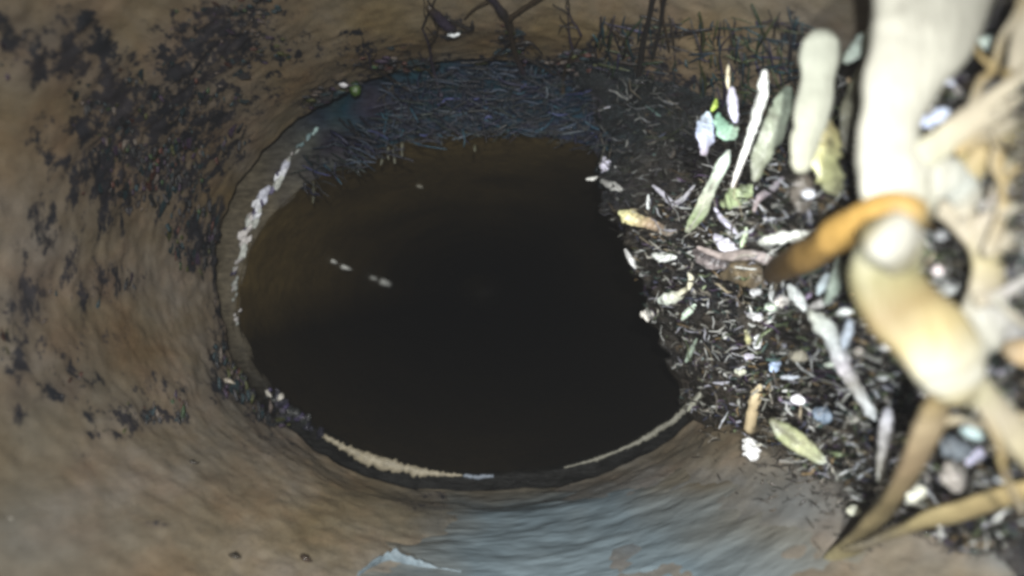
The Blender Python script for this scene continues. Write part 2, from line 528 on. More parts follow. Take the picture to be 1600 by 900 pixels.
# its end face, ragged and slimed
b = MB()
NR = 26
for i in range(NR + 1):
    t = i / NR
    for k in range(NT2):
        th = 2 * math.pi * k / NT2
        x0, z0 = XC2 + A2 * math.cos(th), ZC2 + B2 * math.sin(th)
        x1, z1 = (A1 + 0.03) * math.cos(th), ZC1 + (B1 + 0.03) * math.sin(th)
        x, z = x0 + (x1 - x0) * t, z0 + (z1 - z0) * t
        edge = math.exp(-t * 14)
        y = YF + 0.0028 * (1 - edge) * fbm(x, 0, z, 60, 5) + 0.004 * edge * edge
        if t < 0.08:
            e = 1 + 0.014 * nz(x, 0, z, 70, 3)
            x, z = XC2 + (x - XC2) * e, ZC2 + (z - ZC2) * e
        b.v.append((x, y, z))
        g = nz(x, 0, z, 75, 1.0)
        q = nz(x, 0, z, 38, 4.0)
        base = Vector((0.016, 0.024, 0.050)).lerp(Vector((0.008, 0.042, 0.062)), max(0, min(1, 0.5 + g)))
        base = base.lerp(Vector((0.034, 0.024, 0.040)), max(0, min(1, q * 1.4)))
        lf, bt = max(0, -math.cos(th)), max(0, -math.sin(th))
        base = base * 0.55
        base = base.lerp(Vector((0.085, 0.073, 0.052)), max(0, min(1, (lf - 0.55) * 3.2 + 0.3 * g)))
        base = base.lerp(Vector((0.005, 0.005, 0.0045)), min(1, bt * 1.7))  # nearly black at the bottom, shade below the lip painted in
        b.c.append(tuple(base))
for i in range(NR):
    for k in range(NT2):
        k2 = (k + 1) % NT2
        b.f.append((i * NT2 + k, i * NT2 + k2, (i + 1) * NT2 + k2, (i + 1) * NT2 + k))
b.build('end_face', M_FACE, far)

def rim(px, py, dy=-0.002):
    """Point on the mouth's edge in the direction of a photograph position."""
    d = YF + dy
    p = ray(px, py, d)
    a = math.atan2((p.z - ZC2) / B2, (p.x - XC2) / A2)
    return Vector((XC2 + A2 * math.cos(a), d, ZC2 + B2 * math.sin(a)))

# lime chunks along the left of the mouth
PALE = [(0.50, 0.52, 0.62), (0.62, 0.64, 0.70), (0.40, 0.42, 0.40), (0.13, 0.12, 0.20), (0.035, 0.028, 0.075), (0.52, 0.50, 0.50)]
path = spline([(492, 205), (470, 226), (448, 258), (432, 282), (412, 306), (398, 336), (384, 366), (376, 400), (368, 430), (368, 470), (374, 505)], 7)
for i, (x, y) in enumerate(path):
    if R.random() < (0.25 if i < 14 or i > 52 else 0.05):
        continue
    d = YF - 0.003
    p = ray(x + R.uniform(-6, 6), y + R.uniform(-4, 4), d)
    strong = 14 <= i <= 48
    r = R.uniform(3.5, 8) * d / F if strong else R.uniform(2, 4) * d / F
    mb = MB()
    cc = R.choice(PALE[:2] + PALE[:4] if strong and i < 36 else PALE[2:3] + PALE[5:]) if R.random() < .85 else PALE[4]
    k_ = 1.0 if strong else 0.6
    if i < 9:
        cc, k_ = R.choice([(0.30, 0.42, 0.42), (0.16, 0.24, 0.26)]), 0.8
    lump_mesh(mb, p, r, tuple(u * k_ for u in cc), (0.8, 0.8, R.uniform(1.2, 2.2)), R.uniform(-0.75, -0.2), R.uniform(0, 99), 0.4, 1)
    mb.build('lime_chunk', M_LIME, far, smooth=False)
# purple-black growth with pale bits at the lower left of the mouth
for i in range(46):
    x, y = R.gauss(462, 26), R.gauss(640, 17)
    mb = MB()
    d = YF - R.uniform(0.001, 0.008)
    cc = R.choice([(0.030, 0.022, 0.050), (0.042, 0.034, 0.080), (0.02, 0.02, 0.03), (0.06, 0.055, 0.075), (0.02, 0.022, 0.022)])
    if i < 5:
        x, y = [(449, 602), (452, 615), (462, 624), (436, 622), (486, 628)][i]
        cc = (0.42, 0.40, 0.36)
    p = ray(x, y, d)
    if ((p.x - XC2) / A2) ** 2 + ((p.z - ZC2) / B2) ** 2 < 0.99:      # keep them seated on the rim
        p = rim(x, y, -0.003) + Vector((R.uniform(-.002, .003), R.uniform(-.003, 0), R.uniform(-.001, .003)))
    lump_mesh(mb, p, R.uniform(3, 7) * d / F, cc, (1, 1, R.uniform(0.7, 1.6)), R.uniform(-1, 1), R.uniform(0, 99), 0.45, 1)
    mb.build('growth_lump', M_LIME, far, smooth=False)
# pale silt lips on the bottom edge of the mouth
def lip(pts, col, seed):
    mb = MB()
    s = spline(pts, 8)
    tube(mb, [rim(x, y, -0.003) + Vector((0, 0, -0.25 * w_ * YF / F)) for x, y, w_ in s], [w_ / 2 * YF / F for x, y, w_ in s], [col] * len(s), 10, 0.8, 0.55, 0.35, seed, vary=0.4)
    mb.build('silt_lip', M_SILT, far)
lip([(512, 664, 5), (530, 682, 9), (556, 700, 15), (590, 716, 20), (630, 730, 18), (665, 737, 12), (700, 740, 7), (722, 740, 3)], (0.20, 0.175, 0.125), 2.0)
lip([(725, 741, 4), (745, 739, 7), (770, 737, 5)], (0.12, 0.14, 0.17), 5.0)
lip([(880, 727, 2), (920, 717, 4), (932, 714, 6), (960, 704, 4), (1000, 688, 8), (1030, 672, 10), (1060, 652, 10), (1090, 632, 12), (1112, 612, 14), (1122, 600, 9)], (0.13, 0.125, 0.10), 8.0)

# bits lying far inside the dark pipe
for n_, (x, y, r, lab) in enumerate([(655, 291, 5, 'small pale speck high on the inner wall of the dark pipe'), (597, 440, 9, 'largest pale speck in the short trail inside the dark pipe'),
                               (582, 434, 6, 'pale speck just before the brightest end of the trail in the dark pipe'), (536, 417, 8, 'flat pale speck in the middle of the trail inside the dark pipe'), (519, 408, 5, 'faint speck that starts the trail on the left inside the dark pipe')]):
    d = min(hit(x, y, A2, B2, XC2, ZC2), 0.8) - 0.004
    mb = MB()
    lump_mesh(mb, ray(x, y, d), r * d / F, (0.22, 0.21, 0.17) if n_ == 0 else (0.75, 0.76, 0.72), (1.7, 0.8, 0.5), -0.3, n_ * 7.7, 0.4, 1)
    tag(mb.build('grit_speck', M_LIME), lab, 'grit', 'specks of grit inside the dark pipe')

# ------------------------------------------------------------------ water film in the bottom of the pipe
WL = [(0.10, -0.070), (0.16, -0.064), (0.19, -0.056), (0.215, -0.050), (0.24, -0.040), (0.27, -0.036), (0.30, -0.040)]
WR = [(0.10, 0.07), (0.16, 0.118), (0.20, 0.118), (0.25, 0.098), (0.28, 0.075), (0.30, 0.045)]
wt = MB()
NX, NWY = 120, 150
for i in range(NWY + 1):
    y = 0.10 + 0.204 * i / NWY
    xl, xr = lerpkeys(WL, y) + 0.006 * nz(0, y, 0, 50, 2), lerpkeys(WR, y) + 0.008 * nz(0, y, 0, 40, 7)
    for k in range(NX + 1):
        t = k / NX
        x = xl + (xr - xl) * t
        zb = ZC1 - B1 * math.sqrt(max(0.01, 1 - (x / A1) ** 2))
        th = 0.0026 * min(1, 5 * t, 4 * (1 - t)) - 0.0011
        th += 0.0011 * fbm(x * 0.4, y, 0, 60, 3) * min(1, 9 * t, 9 * (1 - t)) + 0.0004 * nz(x * .5, y, 0, 210, 5)
        fz = max(0.0, min(1.0, (y - 0.248) / 0.05))
        th -= fz * fz * (3 - 2 * fz) * 0.0075
        wt.v.append((x, y, zb + th))
        dp = min(1, 3.2 * t, 3.4 * (1 - t)) * min(1, (0.306 - y) / 0.045)
        wt.c.append((max(0, dp + 0.25 * nz(x, y, 0, 60, 31)), 0, 0))
for i in range(NWY):
    for k in range(NX):
        a = i * (NX + 1) + k
        wt.f.append((a, a + 1, a + NX + 2, a + NX + 1))
tag(wt.build('water', M_WATER, origin=False), 'shallow murky water with painted bluish sheen running along the pipe bottom', kind='structure')

# pale scum at the water's left edge, a strip added as painted highlight
mb = MB()
s = spline([(560, 898, 8), (588, 880, 18), (612, 874, 24), (640, 882, 24), (670, 890, 18), (720, 898, 9)], 6)
def floor_pt(x, y, lift=0.002):
    d = wall_at(x, y)
    return ray(x, y, d - 0.0005)
tube(mb, [floor_pt(x, y) for x, y, w_ in s], [w_ / 2 * 0.21 / F for x, y, w_ in s], [(0.10, 0.13, 0.15)] * len(s), 14, 0.22, 0.35, 0.3, 3.3, vary=.4)
tag(mb.build('gleam_patch', M_SILT), 'painted pale bluish patch of scum at the edge of the water', 'gleam')

# ------------------------------------------------------------------ bank of debris on the right
bank = MB()
NP, ND = 190, 190
for i in range(ND + 1):
    d = 0.04 + 0.305 * (i / ND)
    for k in range(NP + 1):
        phi = -42 + (120) * k / NP
        a = math.radians(phi)
        m = bank_m(phi, d)
        rr_ = 1 / math.sqrt((math.cos(a) / A1) ** 2 + (math.sin(a) / B1) ** 2)
        x, z = rr_ * math.cos(a), rr_ * math.sin(a)
        body = min(1, max(0, (1.03 - m) / 0.12))
        nse = (0.050 * fbm(x, d, z, 42, 3) + 0.045 * fbm(x, d, z, 130, 8) - 0.03 * abs(nz(x, d, z, 85, 6))) * body
        m2 = min(m, 1.06) + nse + 0.02
        bank.v.append((x * m2, d, ZC1 + z * m2))
        g = nz(x, d, z, 70, 12)
        q = nz(x, d, z, 30, 15)
        cc = Vector((0.016, 0.014, 0.012)).lerp(Vector((0.040, 0.034, 0.026)), max(0, min(1, 0.5 + g)))
        cc = cc.lerp(Vector((0.018, 0.022, 0.032)), max(0, min(1, q)))
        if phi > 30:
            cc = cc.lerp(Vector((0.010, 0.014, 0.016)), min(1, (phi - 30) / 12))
        bank.c.append(tuple(cc))
for i in range(ND):
    for k in range(NP):
        a = i * (NP + 1) + k
        bank.f.append((a, a + NP + 1, a + NP + 2, a + 1))
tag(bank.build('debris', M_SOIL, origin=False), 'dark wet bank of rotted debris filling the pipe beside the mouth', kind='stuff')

# ------------------------------------------------------------------ pieces lying on the bank
def pix_tube(mb, pts, cols, lift, flat=0.7, sides=12, lump=0.22, fine=0.12, seed=0.0, depth=None, per=5, vary=0.12, floor=None):
    """pts: photograph x, y and width; cols: one colour or a list spread along the length; lies just off the bank unless depth is given."""
    if depth is None:
        dep = [bank_at(x, y) for x, y, w_ in pts]
        mean = sum(dep) / len(dep)
        dep = [0.5 * q + 0.5 * mean - lift for q in dep]
    else:
        dep = depth if isinstance(depth, (list, tuple)) else [depth] * len(pts)
    s = spline([(x, y, w_, q) for (x, y, w_), q in zip(pts, dep)], per)
    if not isinstance(cols, list):
        cols = [cols]
    cs = []
    for i in range(len(s)):
        t = i / max(1, len(s) - 1) * (len(cols) - 1)
        j = min(int(t), len(cols) - 2) if len(cols) > 1 else 0
        cs.append(tuple(Vector(cols[j]).lerp(Vector(cols[min(j + 1, len(cols) - 1)]), t - j)))
    tube(mb, [ray(x, y, q) for x, y, w_, q in s], [max(w_, 1.2) / 2 * q / F for x, y, w_, q in s], cs, sides, flat, lump, fine, seed, vary=vary)

WHITE = (0.50, 0.52, 0.50); LAV = (0.44, 0.43, 0.52); CREAM = (0.46, 0.42, 0.31); TAN = (0.32, 0.25, 0.15); GGREEN = (0.30, 0.36, 0.25)
YEL = (0.45, 0.40, 0.20); OLIVE = (0.17, 0.18, 0.09); BLUEW = (0.46, 0.55, 0.72); GREY = (0.24, 0.24, 0.23); DIM = (0.15, 0.14, 0.12)
L_ = 0.006
PIECES = [
 ('wood_peg', 'thick pale wooden peg standing upright beside the widest white root', 'wood', [(1284, 66, 62), (1282, 100, 62), (1275, 150, 54), (1262, 200, 50), (1254, 240, 38), (1252, 262, 30)], [(0.205, 0.213, 0.180), (0.205, 0.21, 0.175), (0.195, 0.195, 0.155)], 'r', dict(depth=[.130, .130, .129, .128, .127, .127], flat=.4, lump=.16, sides=14, fine=.08)),
 ('twig', 'thin white twig standing upright left of the pale peg', 'twig', [(1195, 112, 15), (1190, 150, 17), (1178, 195, 13), (1168, 225, 11), (1155, 262, 9), (1144, 292, 8)], [WHITE, WHITE, (0.4, 0.38, 0.36)], 'w', dict(depth=[.165, .165, .166, .168, .17, .172])),
 ('bark_strip', 'broad grey-green bark strip between thin white twig and pale peg', 'bark', [(1232, 138, 20), (1222, 170, 30), (1208, 205, 34), (1192, 240, 30), (1180, 280, 20)], [(0.14, 0.17, 0.135), (0.18, 0.20, 0.155), (0.09, 0.095, 0.07)], 'w', dict(depth=[.160, .160, .160, .162, .164], flat=.35, vary=.35)),
 ('bark_strip', 'slanting greenish-grey strip bridging from the peg top to the widest root', 'bark', [(1372, 45, 24), (1345, 72, 26), (1322, 95, 20)], [(0.30, 0.36, 0.33), (0.24, 0.27, 0.23)], 'w', dict(depth=.128, flat=.4)),
 ('bark_strip', 'dull olive strip hanging between the pale peg and the widest root', 'bark', [(1355, 95, 22), (1340, 135, 26), (1325, 180, 24), (1322, 230, 18)], [(0.13, 0.13, 0.085), (0.08, 0.075, 0.06)], 'w', dict(depth=.135, flat=.4, vary=.4)),
 ('leaf_scrap', 'yellow-green scrap wedged at the lower right of the pale peg', 'leaf', [(1292, 190, 22), (1296, 220, 34), (1290, 250, 42), (1300, 280, 40), (1308, 302, 22)], [(0.30, 0.25, 0.12), (0.30, 0.30, 0.15), (0.22, 0.22, 0.13)], 'l', dict(depth=.132, flat=.3, lump=.3, vary=.4)),
 ('wood_sliver', 'lavender-grey wood sliver with lengthwise grain, standing by the green scrap', 'wood', [(1143, 138, 14), (1146, 165, 17), (1149, 190, 13)], [LAV, (0.36, 0.36, 0.46)], 'w', dict(depth=.185, flat=.4)),
 ('pine_needle', 'short cream needle poking up above the lavender wood sliver', 'needle', [(1138, 102, 5), (1137, 120, 6), (1138, 138, 6)], CREAM, 'w', dict(depth=.186)),
 ('paper_scrap', 'bluish-white rounded scrap standing at the top edge of the debris', 'scrap', [(1106, 178, 18), (1103, 195, 27), (1102, 215, 26), (1100, 240, 18)], [BLUEW, (0.38, 0.44, 0.60), (0.28, 0.25, 0.30)], 'l', dict(depth=.195, flat=.35, lump=.2)),
 ('leaf_scrap', 'small bright yellow-green scrap tucked above the bluish-white scrap', 'leaf', [(1119, 155, 5), (1117, 165, 9), (1112, 173, 7)], (0.26, 0.36, 0.06), 'l', dict(depth=.193, flat=.4)),
 ('leaf_scrap', 'teal-green crumpled scrap just right of the bluish-white scrap', 'leaf', [(1122, 178, 12), (1128, 198, 22), (1142, 208, 24), (1152, 200, 12)], [(0.16, 0.34, 0.25), (0.28, 0.36, 0.29)], 'l', dict(depth=.190, flat=.4, lump=.4, vary=.4)),
 ('leaf_scrap', 'pale green chunk lying right of the long pale green leaf', 'leaf', [(1128, 318, 18), (1146, 312, 30), (1164, 300, 26), (1174, 290, 12)], [(0.22, 0.27, 0.15), (0.30, 0.36, 0.21)], 'l', dict(lift=.012, flat=.4, lump=.4, vary=.4)),
 ('twig', 'yellow-ended tan twig poking out over the dark mouth', 'twig', [(968, 332, 12), (982, 338, 22), (1000, 345, 19), (1025, 354, 16), (1060, 370, 12)], [(0.62, 0.57, 0.28), (0.55, 0.47, 0.26), (0.28, 0.21, 0.14), (0.22, 0.18, 0.15)], 'w', dict(lift=.012)),
 ('wood_chip', 'white sliver on the debris edge below the yellow-ended twig', 'chip', [(977, 390, 7), (985, 405, 10), (993, 419, 6)], (0.62, 0.66, 0.66), 'w', dict(lift=.012)),
 ('wood_chip', 'flat white chip lying level below the yellow-ended twig', 'chip', [(1020, 398, 11), (1036, 402, 15), (1056, 402, 9)], WHITE, 'w', dict(lift=.010)),
 ('wood_chip', 'tiny white spike pointing up above the yellow-ended twig', 'chip', [(1013, 304, 3), (1013, 316, 6), (1013, 326, 8)], (0.5, 0.56, 0.62), 'w', dict(lift=.008)),
 ('twig', 'grey curled rootlet above the yellow-ended twig', 'twig', [(940, 282, 10), (955, 290, 14), (975, 298, 8)], GREY, 'w', dict(lift=.006)),
 ('wood_chip', 'lavender-white chip at the topmost corner of debris over the mouth', 'chip', [(944, 247, 12), (946, 258, 14), (940, 268, 9)], LAV, 'w', dict(lift=.004, lump=.4)),
 ('wood_chip', 'small pale chip jutting furthest over the dark mouth', 'chip', [(916, 280, 4), (926, 279, 6), (936, 277, 4)], (0.42, 0.42, 0.40), 'w', dict(depth=.306)),
 ('twig', 'crooked grey twig rising beside the tiny white spike', 'twig', [(1020, 290, 6), (1038, 305, 8), (1052, 318, 9), (1068, 310, 7), (1085, 290, 6)], [(0.32, 0.31, 0.36), (0.22, 0.22, 0.24)], 'w', dict(lift=.008)),
 ('wood_chip', 'thick lavender-white splinter lying left of the white stick', 'chip', [(1118, 368, 14), (1130, 380, 19), (1148, 392, 17), (1160, 396, 9)], [LAV, (0.50, 0.50, 0.56)], 'w', dict(lift=.014)),
 ('pine_needle', 'lavender needle leaning above the thick lavender-white splinter', 'needle', [(1117, 325, 6), (1128, 342, 8), (1142, 356, 8), (1152, 366, 5)], LAV, 'w', dict(lift=.013)),
 ('wood_stick', 'level white stick pointing at the orange root', 'stick', [(1187, 379, 13), (1210, 374, 17), (1238, 370, 16), (1264, 364, 9)], [(0.42, 0.44, 0.40), WHITE], 'w', dict(lift=.016)),
 ('bark_strip', 'grey-mauve bark chunk below the thick lavender-white splinter', 'bark', [(1085, 392, 16), (1105, 402, 30), (1128, 408, 28), (1150, 404, 14)], [(0.10, 0.085, 0.085), (0.16, 0.14, 0.14), (0.12, 0.10, 0.10)], 'l', dict(lift=.010, flat=.5, lump=.3)),
 ('bark_strip', 'broad brown bark chunk left of the tip of the orange side root', 'bark', [(1130, 432, 24), (1160, 425, 40), (1190, 430, 40), (1222, 440, 22)], [(0.10, 0.08, 0.05), (0.13, 0.10, 0.06), (0.17, 0.14, 0.11)], 'l', dict(lift=.009, flat=.45, lump=.3)),
 ('twig', 'grey twig lying level along the top of the brown bark chunk', 'twig', [(1090, 386, 8), (1130, 400, 13), (1175, 398, 16), (1212, 412, 16), (1226, 420, 9)], [(0.26, 0.22, 0.21), (0.22, 0.19, 0.18), (0.28, 0.25, 0.26)], 'w', dict(lift=.015)),
 ('wood_stick', 'dark brown stick stub standing below the foot of the pale peg', 'stick', [(1252, 278, 34), (1254, 300, 36), (1256, 326, 34)], [(0.07, 0.06, 0.05), (0.05, 0.045, 0.04)], 'l', dict(depth=[.140, .141, .142], flat=.6)),
 ('pebble', 'bluish-grey bead below the foot of the pale peg', 'pebble', [(1257, 302, 12), (1263, 303, 16), (1269, 304, 12)], (0.30, 0.31, 0.34), 's', dict(depth=.134)),
 ('twig', 'dull violet twig arching beside the lower part of the thin white twig', 'twig', [(1222, 278, 9), (1205, 296, 11), (1186, 310, 10), (1178, 330, 8)], [(0.26, 0.23, 0.26), (0.18, 0.15, 0.15)], 'w', dict(lift=.014)),
 ('twig', 'dull green curl joining the splinter to the white stick', 'twig', [(1158, 386, 8), (1164, 370, 8), (1166, 356, 7)], GGREEN, 'w', dict(lift=.014)),
 ('wood_stick', 'short white stick at the head of the long white twig', 'stick', [(1232, 446, 13), (1244, 462, 18), (1258, 484, 15)], [WHITE, WHITE], 'w', dict(lift=.016)),
 ('wood_chip', 'bluish-white blade standing under the orange root', 'chip', [(1293, 428, 14), (1286, 445, 18), (1279, 460, 9)], (0.40, 0.46, 0.48), 'l', dict(lift=.020, flat=.3)),
 ('bark_strip', 'dull grey-green strip hanging from the orange root', 'bark', [(1312, 402, 14), (1308, 430, 20), (1302, 455, 18), (1290, 474, 12)], (0.17, 0.20, 0.17), 'w', dict(lift=.022, flat=.4)),
 ('wood_chip', 'dull grey chip bridging the short white stick and blade', 'chip', [(1264, 482, 10), (1282, 474, 14), (1300, 464, 9)], (0.28, 0.27, 0.26), 'w', dict(lift=.016)),
 ('wood_chip', 'white chip half hidden beside the orange stem', 'chip', [(1308, 490, 9), (1320, 487, 12), (1332, 487, 8)], WHITE, 'w', dict(lift=.018)),
 ('twig', 'long knobbly white twig slanting down the debris', 'twig', [(1266, 488, 18), (1282, 504, 26), (1296, 520, 26), (1308, 545, 25), (1316, 568, 23), (1328, 590, 20), (1345, 618, 17), (1360, 642, 16), (1368, 655, 11)], [(0.40, 0.41, 0.35), (0.42, 0.44, 0.40), (0.38, 0.40, 0.40), (0.36, 0.34, 0.36), (0.22, 0.21, 0.19), (0.36, 0.37, 0.37), (0.38, 0.40, 0.40)], 'w', dict(lift=.020, lump=.2)),
 ('twig', 'pale upright stick below the long knobbly twig, ending in a white knob', 'twig', [(1387, 640, 18), (1385, 665, 19), (1381, 700, 16), (1377, 735, 13), (1376, 752, 15)], [(0.36, 0.36, 0.40), (0.30, 0.29, 0.29), (0.18, 0.17, 0.15), (0.36, 0.36, 0.32)], 'w', dict(depth=[.128, .129, .131, .134, .135])),
 ('bark_strip', 'bluish-grey side strip leaning on the long knobbly twig', 'bark', [(1328, 500, 12), (1324, 522, 15), (1318, 545, 12)], (0.26, 0.29, 0.33), 'w', dict(lift=.020)),
 ('root_stub', 'tan root stub hanging at the lower edge of the debris', 'root', [(1187, 603, 12), (1180, 622, 19), (1176, 645, 17), (1171, 672, 17)], [(0.42, 0.36, 0.24), (0.36, 0.29, 0.18), (0.20, 0.16, 0.10)], 'r', dict(lift=.012)),
 ('pebble', 'cyan-white blob at the foot of the tan root stub', 'pebble', [(1171, 690, 22), (1173, 702, 27), (1175, 714, 20)], (0.52, 0.60, 0.60), 's', dict(lift=.010, lump=.3)),
 ('wood_chip', 'dim grey twig lying over the mouth at the lower right', 'chip', [(1075, 642, 6), (1088, 625, 11), (1100, 608, 8)], (0.14, 0.14, 0.11), 'w', dict(depth=.29)),
 ('twig', 'green-grey forked stem at the lower debris edge by the mouth', 'twig', [(1072, 565, 8), (1080, 548, 9), (1088, 530, 6)], (0.22, 0.27, 0.22), 'w', dict(lift=.010)),
 ('pebble', 'round white pebble on the debris edge above the dark mouth', 'pebble', [(1004, 491, 12), (1011, 492, 17), (1018, 491, 12)], (0.52, 0.50, 0.46), 's', dict(lift=.008, lump=.3)),
 ('wood_chip', 'fat white curled chip above the round white pebble', 'chip', [(1030, 470, 15), (1044, 467, 20), (1060, 462, 15), (1074, 450, 10)], [(0.42, 0.46, 0.42), (0.46, 0.48, 0.42), (0.32, 0.30, 0.20)], 'w', dict(lift=.010)),
 ('twig', 'cream curved twig rising above the fat white curled chip', 'twig', [(1076, 452, 8), (1080, 438, 9), (1076, 426, 7)], (0.46, 0.44, 0.34), 'w', dict(lift=.010)),
 ('wood_chip', 'green-white sliver slanting right of the round white pebble', 'chip', [(1066, 499, 8), (1075, 488, 12), (1086, 477, 9)], (0.38, 0.46, 0.38), 'w', dict(lift=.011)),
 ('pebble', 'small bright white pebble in the middle of the debris', 'pebble', [(1174, 457, 10), (1180, 457, 13), (1187, 456, 10)], (0.56, 0.56, 0.52), 's', dict(lift=.012)),
 ('pebble', 'pinkish-white pebble right of the small bright one', 'pebble', [(1213, 470, 15), (1221, 470, 19), (1228, 468, 14)], (0.48, 0.45, 0.42), 's', dict(lift=.014)),
 ('pebble', 'pale green pebble touching the pinkish-white one', 'pebble', [(1199, 478, 12), (1206, 480, 15), (1211, 478, 10)], (0.34, 0.40, 0.33), 's', dict(lift=.013)),
 ('wood_chip', 'white pointed chip below the small bright pebble', 'chip', [(1168, 493, 6), (1180, 495, 12), (1190, 500, 8)], (0.44, 0.44, 0.45), 'w', dict(lift=.013)),
 ('pebble', 'oval white pebble standing beside a yellow-green bit', 'pebble', [(1185, 526, 11), (1184, 535, 15), (1182, 543, 10)], (0.50, 0.51, 0.52), 's', dict(lift=.014)),
 ('leaf_scrap', 'yellow-green bit standing beside the oval white pebble', 'leaf', [(1165, 517, 8), (1169, 528, 10), (1170, 540, 7)], (0.34, 0.33, 0.18), 'l', dict(lift=.013)),
 ('pebble', 'white-violet bead set in dark blue below the oval pebble', 'pebble', [(1166, 557, 10), (1170, 557, 12), (1175, 555, 9)], (0.46, 0.43, 0.62), 's', dict(lift=.013)),
 ('pebble', 'blue-white bead with a dark blue side', 'pebble', [(1209, 563, 14), (1211, 570, 17), (1208, 578, 12)], (0.30, 0.38, 0.56), 's', dict(lift=.014)),
 ('wood_chip', 'dull cream chunk in the lower middle of the debris', 'chip', [(1236, 558, 18), (1246, 556, 24), (1252, 550, 16)], (0.25, 0.23, 0.18), 'w', dict(lift=.015, lump=.35)),
 ('pebble', 'thin bluish-white spiky bit below the dull cream chunk', 'pebble', [(1220, 590, 4), (1233, 590, 9), (1248, 589, 4)], (0.44, 0.47, 0.53), 's', dict(lift=.015)),
 ('pebble', 'violet-white block below the blue-white beads', 'pebble', [(1241, 622, 15), (1247, 625, 18), (1254, 626, 14)], (0.50, 0.49, 0.62), 's', dict(lift=.015)),
 ('pebble', 'cream bead left of the long twig beneath the spiky bit', 'pebble', [(1150, 580, 9), (1157, 581, 12), (1163, 581, 9)], (0.36, 0.37, 0.30), 's', dict(lift=.011)),
 ('pebble', 'bright round white bead in the dark hollow', 'pebble', [(1379, 543, 11), (1384, 544, 14), (1388, 545, 11)], (0.54, 0.60, 0.56), 's', dict(lift=.012)),
 ('pebble', 'pinkish round bead in the dark hollow, by the bright white one', 'pebble', [(1338, 548, 10), (1342, 549, 13), (1346, 549, 10)], (0.50, 0.45, 0.40), 's', dict(lift=.012)),
 ('pebble', 'small green-white chip just left of the long knobbly twig', 'pebble', [(1290, 571, 8), (1297, 570, 11), (1303, 568, 7)], (0.38, 0.42, 0.36), 's', dict(lift=.014)),
 ('wood_chip', 'grey flat chip lying at the bottom of the dark hollow', 'chip', [(1369, 591, 5), (1378, 591, 9), (1388, 589, 6)], (0.26, 0.27, 0.27), 'w', dict(lift=.010)),
 ('pebble', 'dull blue pebble above the olive leaf', 'pebble', [(1277, 645, 22), (1286, 650, 30), (1294, 652, 22)], (0.10, 0.13, 0.17), 's', dict(lift=.013, lump=.3)),
 ('pebble', 'dim cream pebble right of the dull blue one', 'pebble', [(1327, 652, 13), (1332, 654, 17), (1338, 655, 13)], (0.24, 0.23, 0.20), 's', dict(lift=.013)),
 ('pebble', 'pale bead on the pipe bottom beside the forked root', 'pebble', [(1327, 798, 13), (1333, 798, 19), (1341, 797, 13)], (0.40, 0.40, 0.32), 's', dict(depth=.158)),
 ('pebble', 'grey egg-shaped pebble in the crook of the forked root', 'pebble', [(1422, 780, 16), (1432, 772, 24), (1441, 764, 16)], (0.27, 0.27, 0.23), 's', dict(depth=.128)),
 ('pebble', 'cyan-white angular piece in the gap under the right fork', 'pebble', [(1508, 672, 16), (1522, 676, 25), (1536, 680, 16)], (0.30, 0.38, 0.38), 's', dict(depth=.105, lump=.4)),
 ('pebble', 'dull pinkish-grey block under the cyan-white piece', 'pebble', [(1487, 728, 28), (1492, 745, 36), (1496, 760, 28)], (0.13, 0.12, 0.11), 's', dict(depth=.114, lump=.3)),
 ('pebble', 'dull slate pebble left of the cyan-white piece', 'pebble', [(1480, 690, 28), (1496, 700, 38), (1510, 706, 24)], (0.065, 0.075, 0.085), 's', dict(depth=.112, lump=.3)),
 ('pebble', 'violet-white bit below the cyan-white piece', 'pebble', [(1513, 724, 10), (1518, 716, 14), (1534, 706, 16)], (0.28, 0.27, 0.34), 's', dict(depth=.112, lump=.4)),
 ('pebble', 'small round glint low in the gap under the right fork', 'pebble', [(1556, 747, 9), (1560, 747, 12), (1564, 747, 9)], (0.34, 0.36, 0.38), 's', dict(depth=.108)),
 ('wood_chip', 'small white chip just under the low side branch', 'chip', [(1501, 813, 11), (1500, 822, 15), (1498, 831, 9)], (0.28, 0.31, 0.35), 'w', dict(depth=.138)),
 ('wood_chip', 'bluish-white flake against the widest root at its right notch', 'chip', [(1436, 192, 14), (1450, 189, 18), (1472, 180, 20), (1490, 178, 12)], [(0.22, 0.25, 0.36), (0.26, 0.29, 0.34)], 'w', dict(depth=.107, flat=.4)),
 ('wood_chip', 'mint-white flake high up right of the widest root', 'chip', [(1532, 62, 12), (1545, 68, 20), (1560, 78, 16)], (0.27, 0.32, 0.29), 'w', dict(depth=.108, flat=.4)),
 ('wood_chip', 'pale lavender flake midway down the gap right of the widest root', 'chip', [(1472, 118, 10), (1480, 125, 14), (1490, 132, 10)], (0.22, 0.23, 0.27), 'w', dict(depth=.110, flat=.4)),
 ('wood_chip', 'dull grey splinter leaning from the lavender flake', 'chip', [(1492, 135, 9), (1500, 145, 11), (1508, 150, 8)], (0.13, 0.12, 0.12), 'w', dict(depth=.110)),
 ('pebble', 'lilac bead in the dark almond-shaped hollow', 'pebble', [(1460, 422, 13), (1465, 422, 17), (1470, 421, 13)], (0.25, 0.22, 0.22), 's', dict(depth=.108)),
 ('pebble', 'grey bead at the top of the dark almond-shaped hollow', 'pebble', [(1464, 368, 13), (1471, 368, 17), (1478, 368, 13)], (0.20, 0.20, 0.20), 's', dict(depth=.108)),
 ('pebble', 'violet pebble beyond the orange stem, at the right', 'pebble', [(1550, 576, 14), (1558, 577, 18), (1568, 576, 14)], (0.27, 0.25, 0.30), 's', dict(depth=.106, lump=.3)),
 ('wood_chip', 'bluish-grey splinter at the right rim of the arched root', 'chip', [(1575, 455, 12), (1590, 452, 16), (1610, 446, 12)], (0.20, 0.21, 0.27), 'w', dict(depth=.108)),
]
